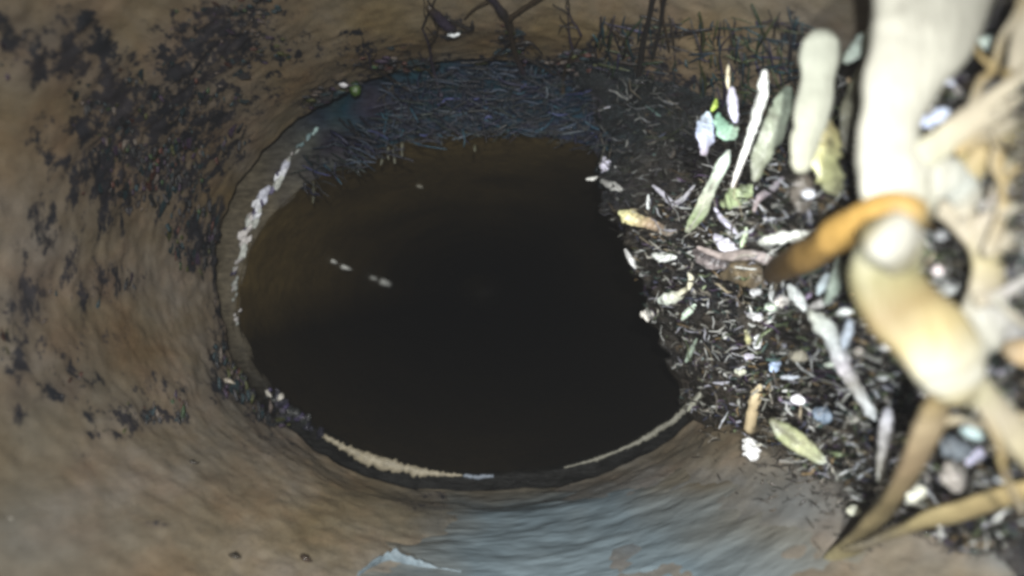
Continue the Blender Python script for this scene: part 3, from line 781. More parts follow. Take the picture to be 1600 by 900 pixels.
MATS = {'w': M_WOOD, 'l': M_LEAF, 'r': M_ROOT, 's': M_STONE}
GROUPS = {'pebble': 'pebbles and beads caught in the debris', 'wood_chip': 'wood chips caught in the debris', 'twig': 'twigs caught in the debris', 'leaf_scrap': 'leaf scraps caught in the debris', 'bark_strip': 'bark strips caught in the debris'}
for n_, (name, lab, cat, pts, cols, mk, kw) in enumerate(PIECES):
    mb = MB()
    kw = dict(dict(sides=8, fine=.24 if mk == 's' else .3, lump=.19, per=6), **kw)
    if mk in 'wl' and name != 'wood_peg':
        pts = [(x, y, w_ * (.6 if j in (0, len(pts) - 1) else 1.05)) for j, (x, y, w_) in enumerate(pts)]
    if mk == 's':
        kw['lump'] = max(.34, kw['lump'])
        pts = [(x, y, w_ * .92) for x, y, w_ in pts]
    cols = [tuple(min(0.78, u * (1.5 if mk in 'ws' else 1.25)) for u in c_) for c_ in (cols if isinstance(cols, list) else [cols])]
    lift = kw.pop('lift', L_)
    pix_tube(mb, pts, cols, lift, seed=n_ * 2.37, **kw)
    tag(mb.build(name, MATS[mk], smooth=(mk == 'r')), lab, cat, GROUPS.get(name))

# two whole leaves with a midrib each
def leaf(lab, pts, cols, rib, depth):
    base = ray(pts[0][0], pts[0][1], depth[0])
    e = empty('leaf', base)
    tag(e, lab, 'leaf', 'whole leaves in the debris')
    mb = MB()
    pix_tube(mb, pts, cols, 0, flat=.16, sides=12, lump=.1, fine=.05, depth=depth, per=7, vary=.3, seed=4.4)
    mb.build('blade', M_LEAF, e)
    mb = MB()
    pix_tube(mb, [(x, y, 2.6) for x, y, w_ in pts], rib, 0, flat=1, sides=6, lump=0, depth=[q - 0.0016 for q in depth], per=4)
    mb.build('midrib', M_LEAF, e)
leaf('long pale green leaf standing bent in the debris', [(1139, 236, 6), (1130, 256, 20), (1116, 284, 18), (1103, 310, 22), (1094, 332, 24), (1082, 350, 18), (1074, 362, 8)],
     [(0.44, 0.52, 0.48), (0.46, 0.54, 0.46), (0.40, 0.42, 0.34), (0.28, 0.35, 0.20), (0.46, 0.50, 0.36)], (0.44, 0.44, 0.38), [.185, .186, .19, .195, .20, .205, .208])
leaf('olive green leaf lying on the lower slope of the debris', [(1206, 656, 10), (1222, 672, 27), (1243, 688, 30), (1262, 702, 27), (1280, 716, 18), (1290, 722, 6)],
     [(0.09, 0.10, 0.055), (0.20, 0.22, 0.12), (0.27, 0.28, 0.17), (0.24, 0.26, 0.16), (0.34, 0.36, 0.33)], (0.30, 0.31, 0.2), [.168, .166, .165, .164, .163, .162])

# ------------------------------------------------------------------ thick pale roots close to the camera
def C(*k):
    return k
KR = 0.70
RW = (0.245, 0.240, 0.205); RY = (0.225, 0.170, 0.080); RO = (0.270, 0.165, 0.045); RB = (0.130, 0.098, 0.045); RP = (0.225, 0.200, 0.150)  # white stretches along the roots paint where the lamp burns them out
def root(lab, parts):
    x, y, w_, d = parts[0][1][0]
    e = empty('root', ray(x, y, d))
    tag(e, lab, 'root', 'thick pale roots crossing the pipe')
    for n_, (nm, pts, cols, kw) in enumerate(parts):
        mb = MB()
        k_ = 0.86 if lab.startswith('widest') else KR
        cols = [tuple(u * k_ for u in c_) for c_ in (cols if isinstance(cols, list) else [cols])]
        pix_tube(mb, [p[:3] for p in pts], cols, 0, depth=[p[3] for p in pts], sides=18, per=8, seed=n_ * 3.1 + len(lab), **{**dict(flat=.45, lump=.10, fine=.045, vary=.12), **kw})
        mb.build(nm, M_ROOT, e)
root('widest white root coming down from the top of the view', [
    ('stem', [(1468, -70, 226, .100), (1453, 0, 190, .099), (1438, 55, 160, .098), (1420, 100, 132, .097), (1402, 150, 110, .097), (1390, 200, 98, .097), (1392, 250, 108, .097), (1404, 295, 118, .097), (1432, 325, 96, .098)], [RW, RW, RW, RW, RW, (0.24, 0.235, 0.19)], {}),
    ('branch', [(1400, 262, 50, .096), (1450, 238, 48, .095), (1505, 198, 50, .094), (1560, 162, 54, .093), (1640, 112, 58, .092)], [RW, (0.23, 0.225, 0.17), RP, RP, RP], {}),
    ('branch', [(1410, 290, 84, .097), (1455, 275, 84, .097), (1500, 290, 56, .097), (1515, 330, 44, .098)], [RW, RW, (0.22, 0.23, 0.21), RP], {}),
])
root('tan root arching round the dark almond-shaped hollow', [
    ('stem', [(1440, 300, 40, .100), (1485, 325, 48, .099), (1523, 362, 50, .098), (1542, 410, 48, .097), (1540, 460, 56, .096), (1528, 510, 70, .095), (1500, 560, 70, .095)], [RP, RP, RP, (0.235, 0.205, 0.12), RP, RW, RW], {}),
    ('branch', [(1530, 365, 36, .097), (1555, 330, 36, .096), (1580, 280, 40, .095), (1605, 235, 44, .094), (1640, 180, 46, .093)], [RP, (0.24, 0.21, 0.17), (0.235, 0.21, 0.14), RP], {}),
    ('branch', [(1530, 380, 34, .097), (1565, 375, 40, .096), (1610, 368, 46, .095)], [RP, RP, (0.225, 0.215, 0.18)], {}),
    ('branch', [(1530, 520, 74, .095), (1555, 505, 66, .095), (1585, 530, 48, .096), (1590, 550, 26, .097)], [RW, (0.23, 0.225, 0.215), (0.21, 0.22, 0.25)], {}),
])
root('tan root running down from the upper right corner', [
    ('stem', [(1650, -30, 66, .094), (1612, 50, 58, .095), (1594, 105, 44, .096), (1565, 150, 30, .098)], [(0.20, 0.15, 0.07), RP, RP, RB], {}),
    ('branch', [(1640, 110, 40, .093), (1590, 180, 46, .094), (1545, 235, 44, .095), (1515, 275, 40, .097), (1500, 310, 30, .099)], [RP, (0.22, 0.20, 0.13), RY, (0.215, 0.18, 0.10), RB], {}),
    ('branch', [(1496, 230, 26, .097), (1500, 255, 28, .097), (1508, 285, 24, .098)], [(0.21, 0.18, 0.09), (0.18, 0.16, 0.08)], {}),
])
root('orange forked root with a swollen white knot in the middle', [
    ('stem', [(1392, 378, 100, .087), (1384, 430, 108, .088), (1410, 480, 112, .087), (1452, 520, 116, .085), (1478, 560, 112, .084), (1492, 592, 92, .084), (1500, 612, 66, .084)], [(0.22, 0.215, 0.16), (0.125, 0.115, 0.06), (0.125, 0.095, 0.045), (0.20, 0.165, 0.085), (0.24, 0.225, 0.165), RW, (0.235, 0.21, 0.13)], dict(lump=.1)),
    ('knot', [(1366, 360, 60, .0845), (1386, 366, 88, .083), (1404, 382, 84, .083), (1412, 410, 60, .0855)], [(0.17, 0.145, 0.075), (0.195, 0.19, 0.165), (0.195, 0.19, 0.165), (0.155, 0.14, 0.08)], dict(flat=.4)),
    ('side_root', [(1425, 345, 60, .089), (1396, 330, 66, .090), (1350, 346, 66, .095), (1300, 374, 60, .103), (1258, 400, 54, .118), (1230, 414, 44, .140), (1208, 426, 36, .170)], [RB, RO, RO, (0.235, 0.145, 0.048), (0.21, 0.135, 0.06), (0.17, 0.115, 0.07)], dict(flat=.85)),
    ('fork', [(1474, 566, 96, .0850), (1482, 600, 70, .0855), (1462, 640, 54, .091), (1442, 690, 54, .097), (1414, 745, 52, .110), (1380, 795, 50, .130), (1340, 842, 46, .149), (1300, 885, 46, .160), (1270, 918, 42, .166)], [(0.21, 0.165, 0.09), RY, (0.20, 0.16, 0.10), (0.20, 0.15, 0.09), (0.20, 0.16, 0.085), (0.19, 0.155, 0.085), (0.18, 0.16, 0.09), RB], {}),
    ('fork', [(1488, 566, 90, .0850), (1512, 602, 62, .085), (1540, 622, 48, .086), (1575, 662, 46, .087), (1625, 722, 46, .088)], [RW, (0.225, 0.21, 0.14), RP, (0.22, 0.195, 0.12)], {}),
    ('side_branch', [(1326, 858, 24, .150), (1355, 849, 30, .142), (1390, 834, 34, .131), (1440, 817, 38, .119), (1510, 795, 42, .111), (1580, 774, 44, .104), (1650, 755, 46, .098)], [(0.19, 0.16, 0.09), RP, (0.20, 0.165, 0.085), (0.215, 0.17, 0.085), RY], {}),
])
root('thin pale rootlets trailing from the almond-shaped hollow to the right edge', [
    ('stem', [(1530, 470, 22, .093), (1560, 462, 20, .093), (1600, 440, 18, .093), (1640, 410, 18, .093)], [RP, (0.24, 0.23, 0.22), RW], {}),
    ('branch', [(1556, 464, 14, .0925), (1580, 490, 13, .093), (1620, 520, 12, .094)], [RW, RP], {}),
])
root('thin tan rootlets crossing at the upper right, over the dark gap', [
    ('stem', [(1498, 238, 16, .0935), (1530, 215, 18, .093), (1570, 200, 18, .0925), (1625, 165, 18, .092)], [RY, RP, RP], {}),
    ('branch', [(1545, 205, 12, .092), (1560, 235, 14, .092), (1565, 275, 12, .093), (1580, 330, 12, .094)], [RP, RY, RP], {}),
    ('branch', [(1570, 110, 14, .094), (1590, 130, 16, .094), (1630, 140, 16, .093)], [RB, RY], {}),
])
root('thin straw-coloured rootlets fanning out at the right edge, level with the knot', [
    ('stem', [(1545, 395, 20, .0935), (1565, 340, 18, .093), (1572, 290, 15, .0925), (1600, 250, 14, .092), (1630, 235, 14, .0915)], [RP, RY, RP], {}),
    ('branch', [(1566, 338, 13, .0925), (1592, 322, 13, .092), (1630, 322, 12, .092)], [RP, RW], {}),
    ('branch', [(1572, 292, 11, .092), (1552, 258, 11, .0925), (1556, 225, 9, .093)], [RY, RP], {}),
])
root('thin straw-coloured rootlets crossing under the right fork', [
    ('stem', [(1462, 668, 12, .096), (1500, 655, 13, .094), (1545, 668, 13, .092), (1580, 650, 12, .091), (1640, 660, 12, .09)], [RB, RP, RY, RP], {}),
    ('branch', [(1545, 668, 10, .0915), (1572, 705, 10, .0925), (1590, 715, 9, .093), (1640, 712, 9, .093)], [RP, RY], {}),
])
root('straw-coloured rootlet slanting across the gap beside the widest root', [
    ('stem', [(1520, 165, 15, .0935), (1532, 130, 14, .095), (1552, 108, 13, .096), (1566, 60, 12, .096), (1590, 20, 12, .095), (1600, -20, 12, .095)], [RP, RY, RP, RB], {}),
    ('branch', [(1553, 106, 10, .0955), (1530, 84, 9, .097), (1520, 52, 7, .098)], [RY, RB], {}),
])
root('thin tan rootlet lying low along the right fork', [
    ('stem', [(1535, 640, 12, .0845), (1560, 690, 13, .086), (1570, 740, 11, .09), (1600, 800, 11, .095)], [RP, RY, RP], {}),
])
root('stub of tan root at the right edge of the view', [
    ('stem', [(1580, 545, 34, .092), (1600, 550, 44, .091), (1640, 558, 48, .090)], [(0.15, 0.115, 0.07), (0.21, 0.15, 0.08), RY], {}),
])

# ------------------------------------------------------------------ dark roots on the crown of the pipe
def crown(px, py, lift=0.003):
    return wall_at(px, py) - lift
DK = (0.020, 0.018, 0.017); DKB = (0.030, 0.022, 0.014); DKP = (0.032, 0.026, 0.042)
def dark_root(lab, parts, name='hanging_root'):
    x, y, w_ = parts[0][1][0]
    e = empty(name, ray(x, y, crown(x, y)))
    tag(e, lab, 'root', 'dark roots hanging from the pipe crown')
    for n_, (nm, pts, col) in enumerate(parts):
        mb = MB()
        pix_tube(mb, pts, col, 0, depth=[min(crown(x, y), 0.302) for x, y, w_ in pts], sides=7, per=4, flat=1, lump=.25, fine=.1, seed=n_ * 1.9 + len(lab))
        mb.build(nm, M_BARK, e)
shoots = []
for (x0, y0, x1, y1) in [(975, 40, 1065, 38), (1000, 62, 1060, 58), (1042, 55, 1085, 52), (985, 78, 1040, 70), (1008, 90, 1056, 96), (960, 48, 990, 60), (965, 96, 1010, 104), (1040, 100, 1090, 106), (1015, 118, 1090, 116), (1000, 25, 1030, 33), (1045, 72, 1110, 92)]:
    shoots.append(('side_shoot', [(x0, y0, 3), ((x0 + x1) / 2 + R.uniform(-4, 4), (y0 + y1) / 2 + R.uniform(-4, 4), 4), (x1, y1, 3)], DK))
dark_root('dark root on the crown whose many side shoots cross it like rungs', [
    ('stem', [(1022, -10, 9), (1014, 30, 8), (1004, 70, 9), (1000, 105, 10), (992, 160, 10)], DK),
    ('stem', [(1040, -10, 8), (1034, 25, 7), (1028, 60, 6), (1020, 90, 6)], DK),
    ('stem', [(1032, -6, 4), (1036, 30, 4), (1044, 70, 4), (1052, 130, 4), (1058, 190, 5)], DKB)] + shoots)
dark_root('thick dark root slanting down the crown above the mouth', [
    ('stem', [(762, -12, 13), (780, 14, 14), (795, 36, 12), (800, 62, 8), (808, 92, 9), (820, 118, 6)], [DKP, DK, DKB, DKB, DKP]),
    ('side_shoot', [(799, 62, 4), (778, 84, 4), (752, 96, 3), (720, 98, 3)], DK),
    ('side_shoot', [(804, 84, 4), (836, 98, 4), (868, 118, 3)], DK),
    ('side_shoot', [(770, 0, 5), (744, 12, 4), (726, 30, 3)], DKB),
    ('side_shoot', [(795, 30, 10), (818, 14, 8), (850, -8, 8)], DKB),
    ('side_shoot', [(806, 70, 6), (828, 66, 4), (846, 84, 3)], DK)])
dark_root('short dark root stub with a white drip at its end', [
    ('stem', [(670, 12, 12), (682, 24, 15), (696, 38, 17), (710, 46, 12)], [DKB, DKP, DKP, DK]),
    ('side_shoot', [(700, 30, 5), (718, 38, 6), (736, 46, 7), (738, 34, 4)], DK),
    ('drip', [(700, 54, 5), (709, 55, 8), (718, 53, 4)], (0.55, 0.58, 0.60))])
dark_root('thin crooked dark root beside the pale twigs, against the crown', [
    ('stem', [(1092, 20, 4), (1100, 60, 5), (1094, 95, 5), (1102, 130, 5), (1096, 170, 6)], (0.03, 0.034, 0.014)),
    ('side_shoot', [(1098, 64, 3), (1118, 80, 4), (1124, 110, 3)], (0.028, 0.032, 0.012))])
def branching(lab, x, y, ang, ln, seed):
    r_ = random.Random(seed)
    parts = []
    def grow(x, y, a, l, w_, lev):
        pts = [(x, y, w_)]
        n = 4
        for k in range(n):
            a += r_.gauss(0, .28)
            x, y = x + math.cos(a) * l / n, y + math.sin(a) * l / n
            pts.append((x, y, max(1.6, w_ * (1 - .15 * (k + 1)))))
            if lev < 2 and r_.random() < .75:
                grow(x, y, a + r_.choice([-1, 1]) * r_.uniform(.5, 1.2), l * r_.uniform(.35, .6), w_ * .6, lev + 1)
        parts.append(('stem' if lev == 0 else 'side_shoot', pts, r_.choice([DK, DKB, DKP])))
    grow(x, y, ang, ln, 6, 0)
    parts.sort(key=lambda q: q[0] != 'stem')
    dark_root(lab, parts)
branching('thin dark branching root climbing the crown left of the thick slanting one', 690, 150, -1.9, 110, 4)
branching('thin dark branching root between the thick slanting one and the spur', 880, 150, -1.3, 100, 9)
branching('thin dark branching root spreading toward the green moss speck', 640, 140, 3.6, 90, 15)
branching('thin dark branching root climbing the crown right of the root with rungs', 1130, 170, -1.7, 130, 21)
dark_root('short dark root spur reaching over the crown, nearest the rungs', [
    ('stem', [(950, 40, 3), (962, 50, 8), (975, 62, 7), (985, 84, 5)], DKB)])
for x, y, lab in [(537, 133, 'small white blob beside the green speck on the crown'), ]:
    mb = MB()
    lump_mesh(mb, ray(x, y, crown(x, y)), 6 * .27 / F, (0.55, 0.55, 0.58), (1.3, 1, .8), 0, 4.2)
    tag(mb.build('lime_blob', M_LIME), lab, 'blob')
mb = MB()
lump_mesh(mb, ray(555, 138, crown(555, 138)), 12 * .27 / F, (0.035, 0.075, 0.012), (0.8, .6, 1.1), 0, 1.2)
tag(mb.build('moss_tuft', M_LEAF), 'green speck of moss on the crown, beside a white blob', 'moss')

# mat of fine root hair over the top of the mouth: uncountable
hair = MB()
HC = [(0.018, 0.030, 0.040), (0.014, 0.040, 0.048), (0.026, 0.024, 0.052), (0.030, 0.024, 0.030), (0.020, 0.034, 0.020), (0.014, 0.014, 0.018), (0.014, 0.014, 0.018), (0.03, 0.026, 0.02), (0.10, 0.11, 0.12)]
def topedge(x):
    return 205 + 0.00105 * (x - 790) ** 2
for i in range(1300):
    x = R.gauss(800, 170) if i % 4 else R.uniform(930, 1100)
    if not 470 < x < 1130:
        continue
    te = min(topedge(x), 300)
    y = te - R.uniform(-8, 105) * (1 if x > 600 else 0.6)
    ln = R.uniform(10, 60)
    an = R.gauss(0, 0.35) - 0.0013 * (x - 790) if R.random() < 0.72 else R.gauss(1.5, 0.3)
    if an > 1:
        ln *= 0.5
    d = YF - R.uniform(0.002, 0.012)
    dx, dy = math.cos(an) * ln / 2, math.sin(an) * ln / 2
    p = [(x - dx, y - dy), (x + R.uniform(-4, 4), y + R.uniform(-5, 5)), (x + dx, y + dy)]
    s = spline([ray(*q, d + R.uniform(-.002, .001)) for q in p], 2)
    rr_ = R.uniform(0.5, 1.5) * d / F * (1.8 if R.random() < .07 else 1)
    cc = tuple(u * k_ for u, k_ in zip(R.choice(HC), (0.32, 0.42, 0.62))) if R.random() < .93 else R.choice([(0.03, 0.09, 0.13), (0.05, 0.06, 0.18), (0.09, 0.11, 0.13), (0.02, 0.07, 0.11)])  # the few bright blue strands are painted glints
    tube(hair, [Vector(q) for q in s], [rr_ * .7, rr_, rr_, rr_, rr_ * .5], [cc] * 5, 4, 1, 0.1, 0, i * 0.3)
for i in range(420):
    x = R.uniform(930, 1260)
    y = R.uniform(40, 250) if x < 1150 else R.uniform(30, 200)
    d = min(wall_at(x, y), 0.303) - R.uniform(0.001, 0.006)
    ln = R.uniform(12, 60)
    an = R.gauss(1.55, 0.25) if i % 3 else R.gauss(0, 0.3)
    dx, dy = math.cos(an) * ln / 2, math.sin(an) * ln / 2
    d2 = min(wall_at(x + dx, y + dy), 0.303) - 0.003
    d0 = min(wall_at(x - dx, y - dy), 0.303) - 0.003
    rr_ = R.uniform(0.8, 2.4) * d / F
    tube(hair, [ray(x - dx, y - dy, d0), ray(x + R.uniform(-3, 3), y, d), ray(x + dx, y + dy, d2)], [rr_ * .7, rr_, rr_ * .6], [R.choice(HC[:8] + [(0.05, 0.05, 0.04), (0.04, 0.05, 0.02)])] * 3, 4, 1, .1, 0, i * .41)
tag(hair.build('root_hair', M_BARK, origin=False), 'dark blue-green mat of root hair over the top of the mouth', kind='stuff')
# short drips hanging off the upper edge of the mouth
for i, (x, y, h) in enumerate([(489, 300, 34), (476, 285, 24), (607, 238, 22), (617, 240, 30), (628, 232, 26), (595, 248, 20), (560, 262, 22), (690, 222, 12), (545, 246, 14), (742, 232, 10)]):
    mb = MB()
    pix_tube(mb, [(x, y - h / 2, 4), (x + R.uniform(-2, 2), y, 5), (x, y + h / 2, 3)], R.choice([(0.06, 0.06, 0.035), (0.10, 0.10, 0.07), (0.05, 0.055, 0.06)]), 0, depth=YF + 0.004, sides=6, flat=1)
    tag(mb.build('hanging_drip', M_BARK), ['longest brown strand at the left of the mouth, hanging inside its upper left edge', 'short strand hanging just above the leftmost one at the mouth', 'short strand hanging from the mouth top, left of two longer neighbours', 'middle strand of the three hanging together from the mouth top', 'rightmost strand of the three hanging together from the mouth top', 'strand hanging just left of the three set close together', 'strand hanging midway between the lone left ones and the close three', 'short strand hanging under the mat of root hair, left of another', 'tiny strand hanging from the bend at the upper left of the mouth', 'tiny strand hanging alone nearest the middle of the mouth top'][i], 'strand', 'strands hanging off the upper edge of the mouth')

# ------------------------------------------------------------------ small litter over the bank
LIT = [((0.022, 0.020, 0.018), 14), ((0.06, 0.05, 0.04), 8), ((0.16, 0.145, 0.12), 5), ((0.30, 0.30, 0.27), 5), ((0.66, 0.67, 0.65), 3.4), ((0.36, 0.36, 0.41), 1.6), ((0.06, 0.066, 0.11), 2.4),
       ((0.06, 0.10, 0.09), 3), ((0.12, 0.15, 0.08), 2.5), ((0.20, 0.14, 0.07), 2.5), ((0.09, 0.06, 0.11), 2)]
def on_bank(x, y):
    px, py = x - VX, 430 - y
    d = bank_at(x, y)
    X, Z = (x - VX) / F * d, (VY - y) / F * d
    phi = math.degrees(math.atan2(Z - ZC1, X))
    return d, bank_m(phi, d), phi
def spot():
    while True:
        x, y = R.uniform(915, 1640), R.uniform(120, 860)
        if x < 1150 and R.random() < 0:
            continue
        d, m, phi = on_bank(x, y)
        if m > (0.965 if y < 590 else 1.0) or d > 0.3150:
            continue
        return x, y, d
KINDS = [('wood_shred', 'small splinter of rotted wood among the wet debris', 'splinter', 'small wood shreds in the debris'),
         ('grit_glint', 'small wet bead of grit with painted glint in the debris', 'grit', 'wet beads of grit with painted glints in the debris'),
         ('leaf_shred', 'small torn shred of leaf in the debris', 'leaf shred', 'leaf shreds in the debris')]
LANDMARKS = [((1277, 130), 'top of the pale peg'), ((1255, 250), 'foot of the pale peg'), ((1190, 130), 'top of the thin white twig'), ((1150, 275), 'foot of the thin white twig'), ((1300, 240), 'yellow-green scrap by the peg'),
    ((1147, 165), 'lavender wood sliver'), ((1103, 200), 'bluish-white scrap'), ((1105, 300), 'long pale green leaf'), ((1150, 310), 'pale green chunk'), ((985, 338), 'bright end of the yellow-ended twig'), ((1050, 365), 'dull end of the yellow-ended twig'), ((986, 405), 'white sliver at the mouth'),
    ((1036, 402), 'flat white chip'), ((944, 255), 'topmost lavender-white chip'), ((1138, 385), 'thick lavender-white splinter'), ((1225, 372), 'level white stick'), ((1245, 465), 'short white stick'), ((1286, 445), 'bluish-white blade'), ((1290, 515), 'upper end of the long knobbly twig'),
    ((1322, 580), 'middle of the long knobbly twig'), ((1360, 645), 'lower end of the long knobbly twig'), ((1383, 690), 'pale upright stick'), ((1178, 640), 'tan root stub'), ((1173, 702), 'cyan-white blob'), ((1248, 690), 'olive leaf'), ((1011, 492), 'round white pebble'), ((1048, 466), 'fat curled chip'),
    ((1078, 440), 'cream curved twig'), ((1180, 457), 'small bright pebble'), ((1221, 470), 'pinkish-white pebble'), ((1184, 535), 'oval white pebble'), ((1246, 556), 'dull cream chunk'), ((1247, 625), 'violet-white block'), ((1285, 650), 'dull blue pebble'), ((1363, 546), 'two bright beads in the hollow'),
    ((1080, 548), 'green-grey forked stem'), ((1432, 772), 'grey egg-shaped pebble'), ((1522, 676), 'cyan-white angular piece'), ((1492, 745), 'pinkish-grey block'), ((1545, 68), 'mint-white flake'), ((1450, 189), 'bluish-white flake'), ((1465, 400), 'almond-shaped hollow'), ((1225, 410), 'tip of the orange side root'),
    ((1500, 840), 'low side branch'), ((1410, 740), 'lower fork of the orange root'), ((1560, 640), 'right fork of the orange root'), ((1580, 460), 'right rim of the arched root'), ((1480, 125), 'pale lavender flake'), ((1560, 576), 'violet pebble at the right')]
def colour_word(c_):
    r, g, b_ = c_
    v, lo = max(c_), min(c_)
    tone = 'blackish' if v < 0.035 else 'dark' if v < 0.08 else 'dull' if v < 0.18 else 'pale' if v < 0.32 else 'whitish'
    sat = (v - lo) / v
    h = 'grey' if sat < 0.18 else 'brown' if r == v and sat < .4 else 'tan' if r == v else 'green' if g == v else ('violet' if r > g else 'blue')
    return tone + ' ' + h
used = set()
def near_label(noun, c_, x, y, size):
    order = sorted(LANDMARKS, key=lambda q: (q[0][0] - x) ** 2 + (q[0][1] - y) ** 2)
    for extra in ('', size + ' '):
        for (lx, ly), ref in order[:6]:
            dx, dy = x - lx, y - ly
            far_ = math.hypot(dx, dy)
            side = ('above' if dy < 0 else 'below') if abs(dy) > 1.8 * abs(dx) else ('right of' if dx > 0 else 'left of') if abs(dx) > 1.8 * abs(dy) else ('above and right of' if dx > 0 and dy < 0 else 'above and left of' if dy < 0 else 'below and right of' if dx > 0 else 'below and left of')
            t = extra + colour_word(c_) + ' ' + noun + (' touching the ' + ref + ', ' + side.replace(' of', '') if far_ < 16 else ' close ' + side + ' the ' + ref if far_ < 45 else ' further ' + side + ' the ' + ref)
            if len(t.split()) < 17 and t not in used:
                used.add(t)
                return t
    return t
for i in range(300):
    x, y, d = spot()
    k = 0 if i % 5 < 2 else (1 if i % 5 < 4 else 2)
    nm, lab, cat, grp = KINDS[k]
    big = R.uniform(0, 1)
    mb = MB()
    d -= R.uniform(0.002, 0.008)
    near = min(2.2, 0.24 / d)
    dim = min(1.0, (d / 0.2) ** 0.8)      # nearer pieces get a darker colour
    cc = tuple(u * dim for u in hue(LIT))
    if k == 1:
        lump_mesh(mb, ray(x, y, d), (1.6 + 2.0 * big) * near * d / F, tuple(min(.6, u * 2.2 + 0.10) for u in cc), (R.uniform(.8, 1.5), .9, R.uniform(.7, 1.2)), R.uniform(0, 3), R.uniform(0, 99), .25, 1)  # bead colour brightened to paint wet glints
        m_ = M_STONE
    else:
        ln = (10 + 24 * big) * near
        an = R.choice([R.gauss(0, .4), R.uniform(-1.6, 1.6)])
        dx, dy = math.cos(an) * ln / 2, math.sin(an) * ln / 2
        wd = R.uniform(3, 7) * near * (1.6 if k == 2 else 1)
        dd = [d + R.uniform(-.004, .004) for _ in range(3)]
        pix_tube(mb, [(x - dx, y - dy, wd * .3), (x + R.uniform(-4, 4), y + R.uniform(-4, 4), wd), (x + dx, y + dy, wd * .22)], cc, 0, depth=dd, sides=6, per=3, flat=.35 if k == 2 else .6, lump=.3, fine=.3, seed=i)
        m_ = M_LITTER
    shown = tuple(min(.6, u * 2.2 + 0.10) for u in cc) if k == 1 else cc
    noun = ('grit glint', 'leaf shred')[k - 1] if k else ('long thin splinter' if ln / max(wd, 1) > 5 else 'stubby splinter')
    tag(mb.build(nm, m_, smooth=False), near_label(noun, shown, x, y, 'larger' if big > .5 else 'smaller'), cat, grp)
lit = MB()
for i in range(6500):
    x, y, d = spot()
    d -= R.uniform(-0.001, 0.010)
    near = min(2.0, 0.22 / d)
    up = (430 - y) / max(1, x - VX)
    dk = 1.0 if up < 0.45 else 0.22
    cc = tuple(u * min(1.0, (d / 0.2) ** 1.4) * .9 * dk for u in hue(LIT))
    if i % 3:
        ln = R.uniform(4, 24) * near * (1.5 if i % 9 == 0 else 1)
        an = R.choice([R.gauss(0, .35), R.gauss(0, .35), R.uniform(-1.6, 1.6)])
        dx, dy = math.cos(an) * ln / 2, math.sin(an) * ln / 2
        wd = R.uniform(1.4, 4.6) * near * d / F / 2 * (1.8 if i % 9 == 0 else 1)
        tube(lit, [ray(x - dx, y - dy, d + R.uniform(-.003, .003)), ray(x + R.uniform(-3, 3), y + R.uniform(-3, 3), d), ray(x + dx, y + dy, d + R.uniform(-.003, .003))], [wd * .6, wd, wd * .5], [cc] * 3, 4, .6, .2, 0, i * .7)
    else:
        lump_mesh(lit, ray(x, y, d), R.uniform(1.0, 3.6) * near * d / F, cc, (R.uniform(.8, 1.6), .9, R.uniform(.6, 1.1)), R.uniform(0, 3), R.uniform(0, 99), .3, 0)
for i in range(2300):
    x, y, d = spot()
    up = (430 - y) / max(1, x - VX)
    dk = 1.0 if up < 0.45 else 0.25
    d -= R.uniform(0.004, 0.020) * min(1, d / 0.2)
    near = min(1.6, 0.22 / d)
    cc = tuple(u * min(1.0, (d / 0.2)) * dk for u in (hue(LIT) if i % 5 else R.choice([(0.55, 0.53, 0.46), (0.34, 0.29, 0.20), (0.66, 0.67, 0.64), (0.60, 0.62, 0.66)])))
    ln = min(90, 18 * math.exp(R.gauss(0, .55))) * near
    an = R.choice([R.gauss(0, .5), R.gauss(0.6, .5), R.uniform(-1.6, 1.6)])
    dx, dy = math.cos(an) * ln / 2, math.sin(an) * ln / 2
    bend = R.uniform(-.25, .25) * ln
    if d > 0.296 and up < 0.6 and i % 2:          # strands that overhang the mouth
        dx, dy = ln * .45, R.uniform(-.4, .4) * ln
        x -= ln * .3
        d -= .004
    jj = .16 * ln
    q = [(x - dx, y - dy, d + R.uniform(-.006, .008)), (x - dx * .3 + R.uniform(-jj, jj), y - dy * .3 + R.uniform(-jj, jj), d), (x + dx * .3 - dy / ln * bend, y + dy * .3 + R.uniform(-jj, jj), d), (x + dx, y + dy, d + R.uniform(-.006, .010))]
    pt = q if i % 2 else spline(q, 2)
    wd = min(5.5, 1.5 * math.exp(R.gauss(0, .5))) * near * d / F / 1.6
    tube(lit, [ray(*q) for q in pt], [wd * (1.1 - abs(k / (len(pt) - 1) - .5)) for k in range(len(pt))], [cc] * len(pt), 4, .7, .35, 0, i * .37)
for i in range(260):
    x = R.uniform(1090, 1380)
    foot = 610 + (x - 1090) * 0.62
    y = foot + abs(R.gauss(0, 38)) + 10
    d = wall_at(x, y) - 0.0012
    ln = R.uniform(4, 22)
    an = R.gauss(0.3, .7)
    dx, dy = math.cos(an) * ln / 2, math.sin(an) * ln / 2
    rr_ = R.uniform(.8, 2.2) * d / F
    cc = hue(LIT[:3])
    tube(lit, [ray(x - dx, y - dy, wall_at(x - dx, y - dy) - .001), ray(x, y + R.uniform(-2, 2), d), ray(x + dx, y + dy, wall_at(x + dx, y + dy) - .001)], [rr_ * .6, rr_, rr_ * .5], [cc] * 3, 4, .7, .3, 0, i * .9)
tag(lit.build('litter', M_LITTER, origin=False), 'fine wet shreds and grit covering the debris bank', kind='stuff')

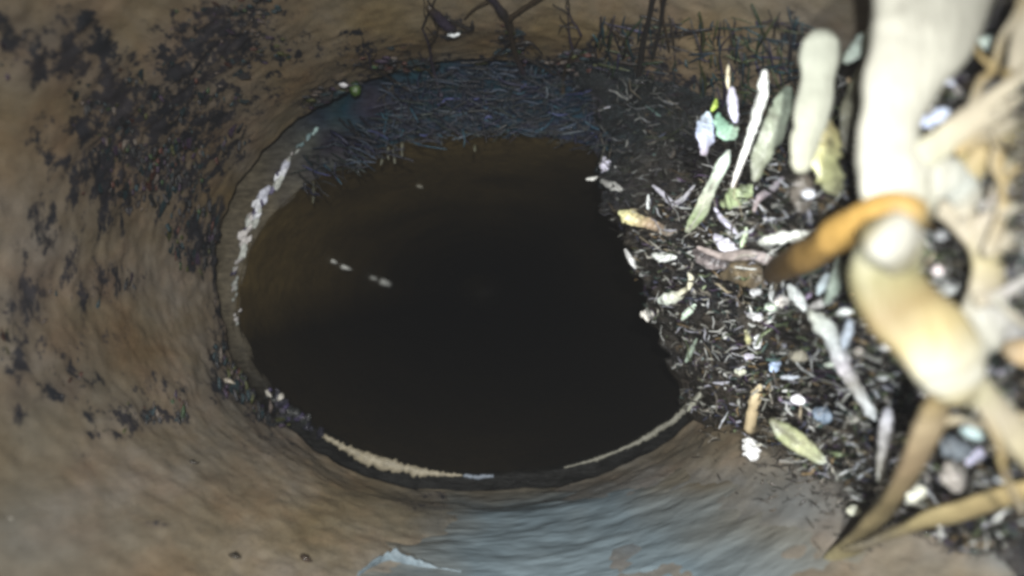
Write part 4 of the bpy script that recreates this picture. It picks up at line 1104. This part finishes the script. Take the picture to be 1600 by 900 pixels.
# grit on the silty floor at the lower left
for i, (x, y, r, cc) in enumerate([(14, 815, 9, (.40, .38, .34)), (38, 839, 8, (.42, .42, .38)), (358, 595, 6, (.40, .36, .30)), (100, 860, 7, (.28, .26, .22)), (230, 822, 10, (.02, .02, .02)), (365, 868, 7, (.03, .025, .02)), (300, 722, 6, (.05, .045, .04)), (478, 872, 7, (.03, .02, .015))]):
    mb = MB()
    d = wall_at(x, y)
    lump_mesh(mb, ray(x, y, d - .001), r * d / F, cc, (1.5, 1, .6), R.uniform(-.7, .1), i * 5.1, .4, 1)
    tag(mb.build('floor_grit', M_STONE), ('pale bit of grit ' if cc[0] > .2 else 'dark bit of grit ') + ['at the edge of the silty pipe bottom, the higher of two', 'at the edge of the silty pipe bottom, the lower of two', 'on the pipe wall beside the mouth', 'low on the silty bottom, larger and duller', 'lying alone on the silty bottom, long and thin', 'nearest the pale scum, left of another dark bit', 'lying on the silt below the growth lumps', 'on the silt close to the pale scum'][i], 'grit', 'grit on the silty pipe bottom')

# ------------------------------------------------------------------ thin haze, added to lift the blacks
M_HAZE = bpy.data.materials.new('black_lift_haze')
M_HAZE.use_nodes = True
nt = M_HAZE.node_tree
nt.nodes.remove(nt.nodes['Principled BSDF'])
pv = nt.nodes.new('ShaderNodeVolumePrincipled')
pv.inputs['Color'].default_value = (0.95, 0.96, 1.0, 1)
pv.inputs['Density'].default_value = 0.0130
nt.links.new(pv.outputs[0], nt.nodes['Material Output'].inputs['Volume'])
hb = MB()
X0, X1, Y0, Y1, Z0, Z1 = -0.6, 0.6, -0.5, 3.6, -1.2, 0.4
hb.v = [(x, y, z) for x in (X0, X1) for y in (Y0, Y1) for z in (Z0, Z1)]
hb.c = [(0, 0, 0)] * 8
hb.f = [(0, 1, 3, 2), (4, 6, 7, 5), (0, 4, 5, 1), (2, 3, 7, 6), (0, 2, 6, 4), (1, 5, 7, 3)]
tag(hb.build('haze', M_HAZE, origin=False, smooth=False), 'thin haze added to lift the darkest tones in the pipe', kind='stuff')
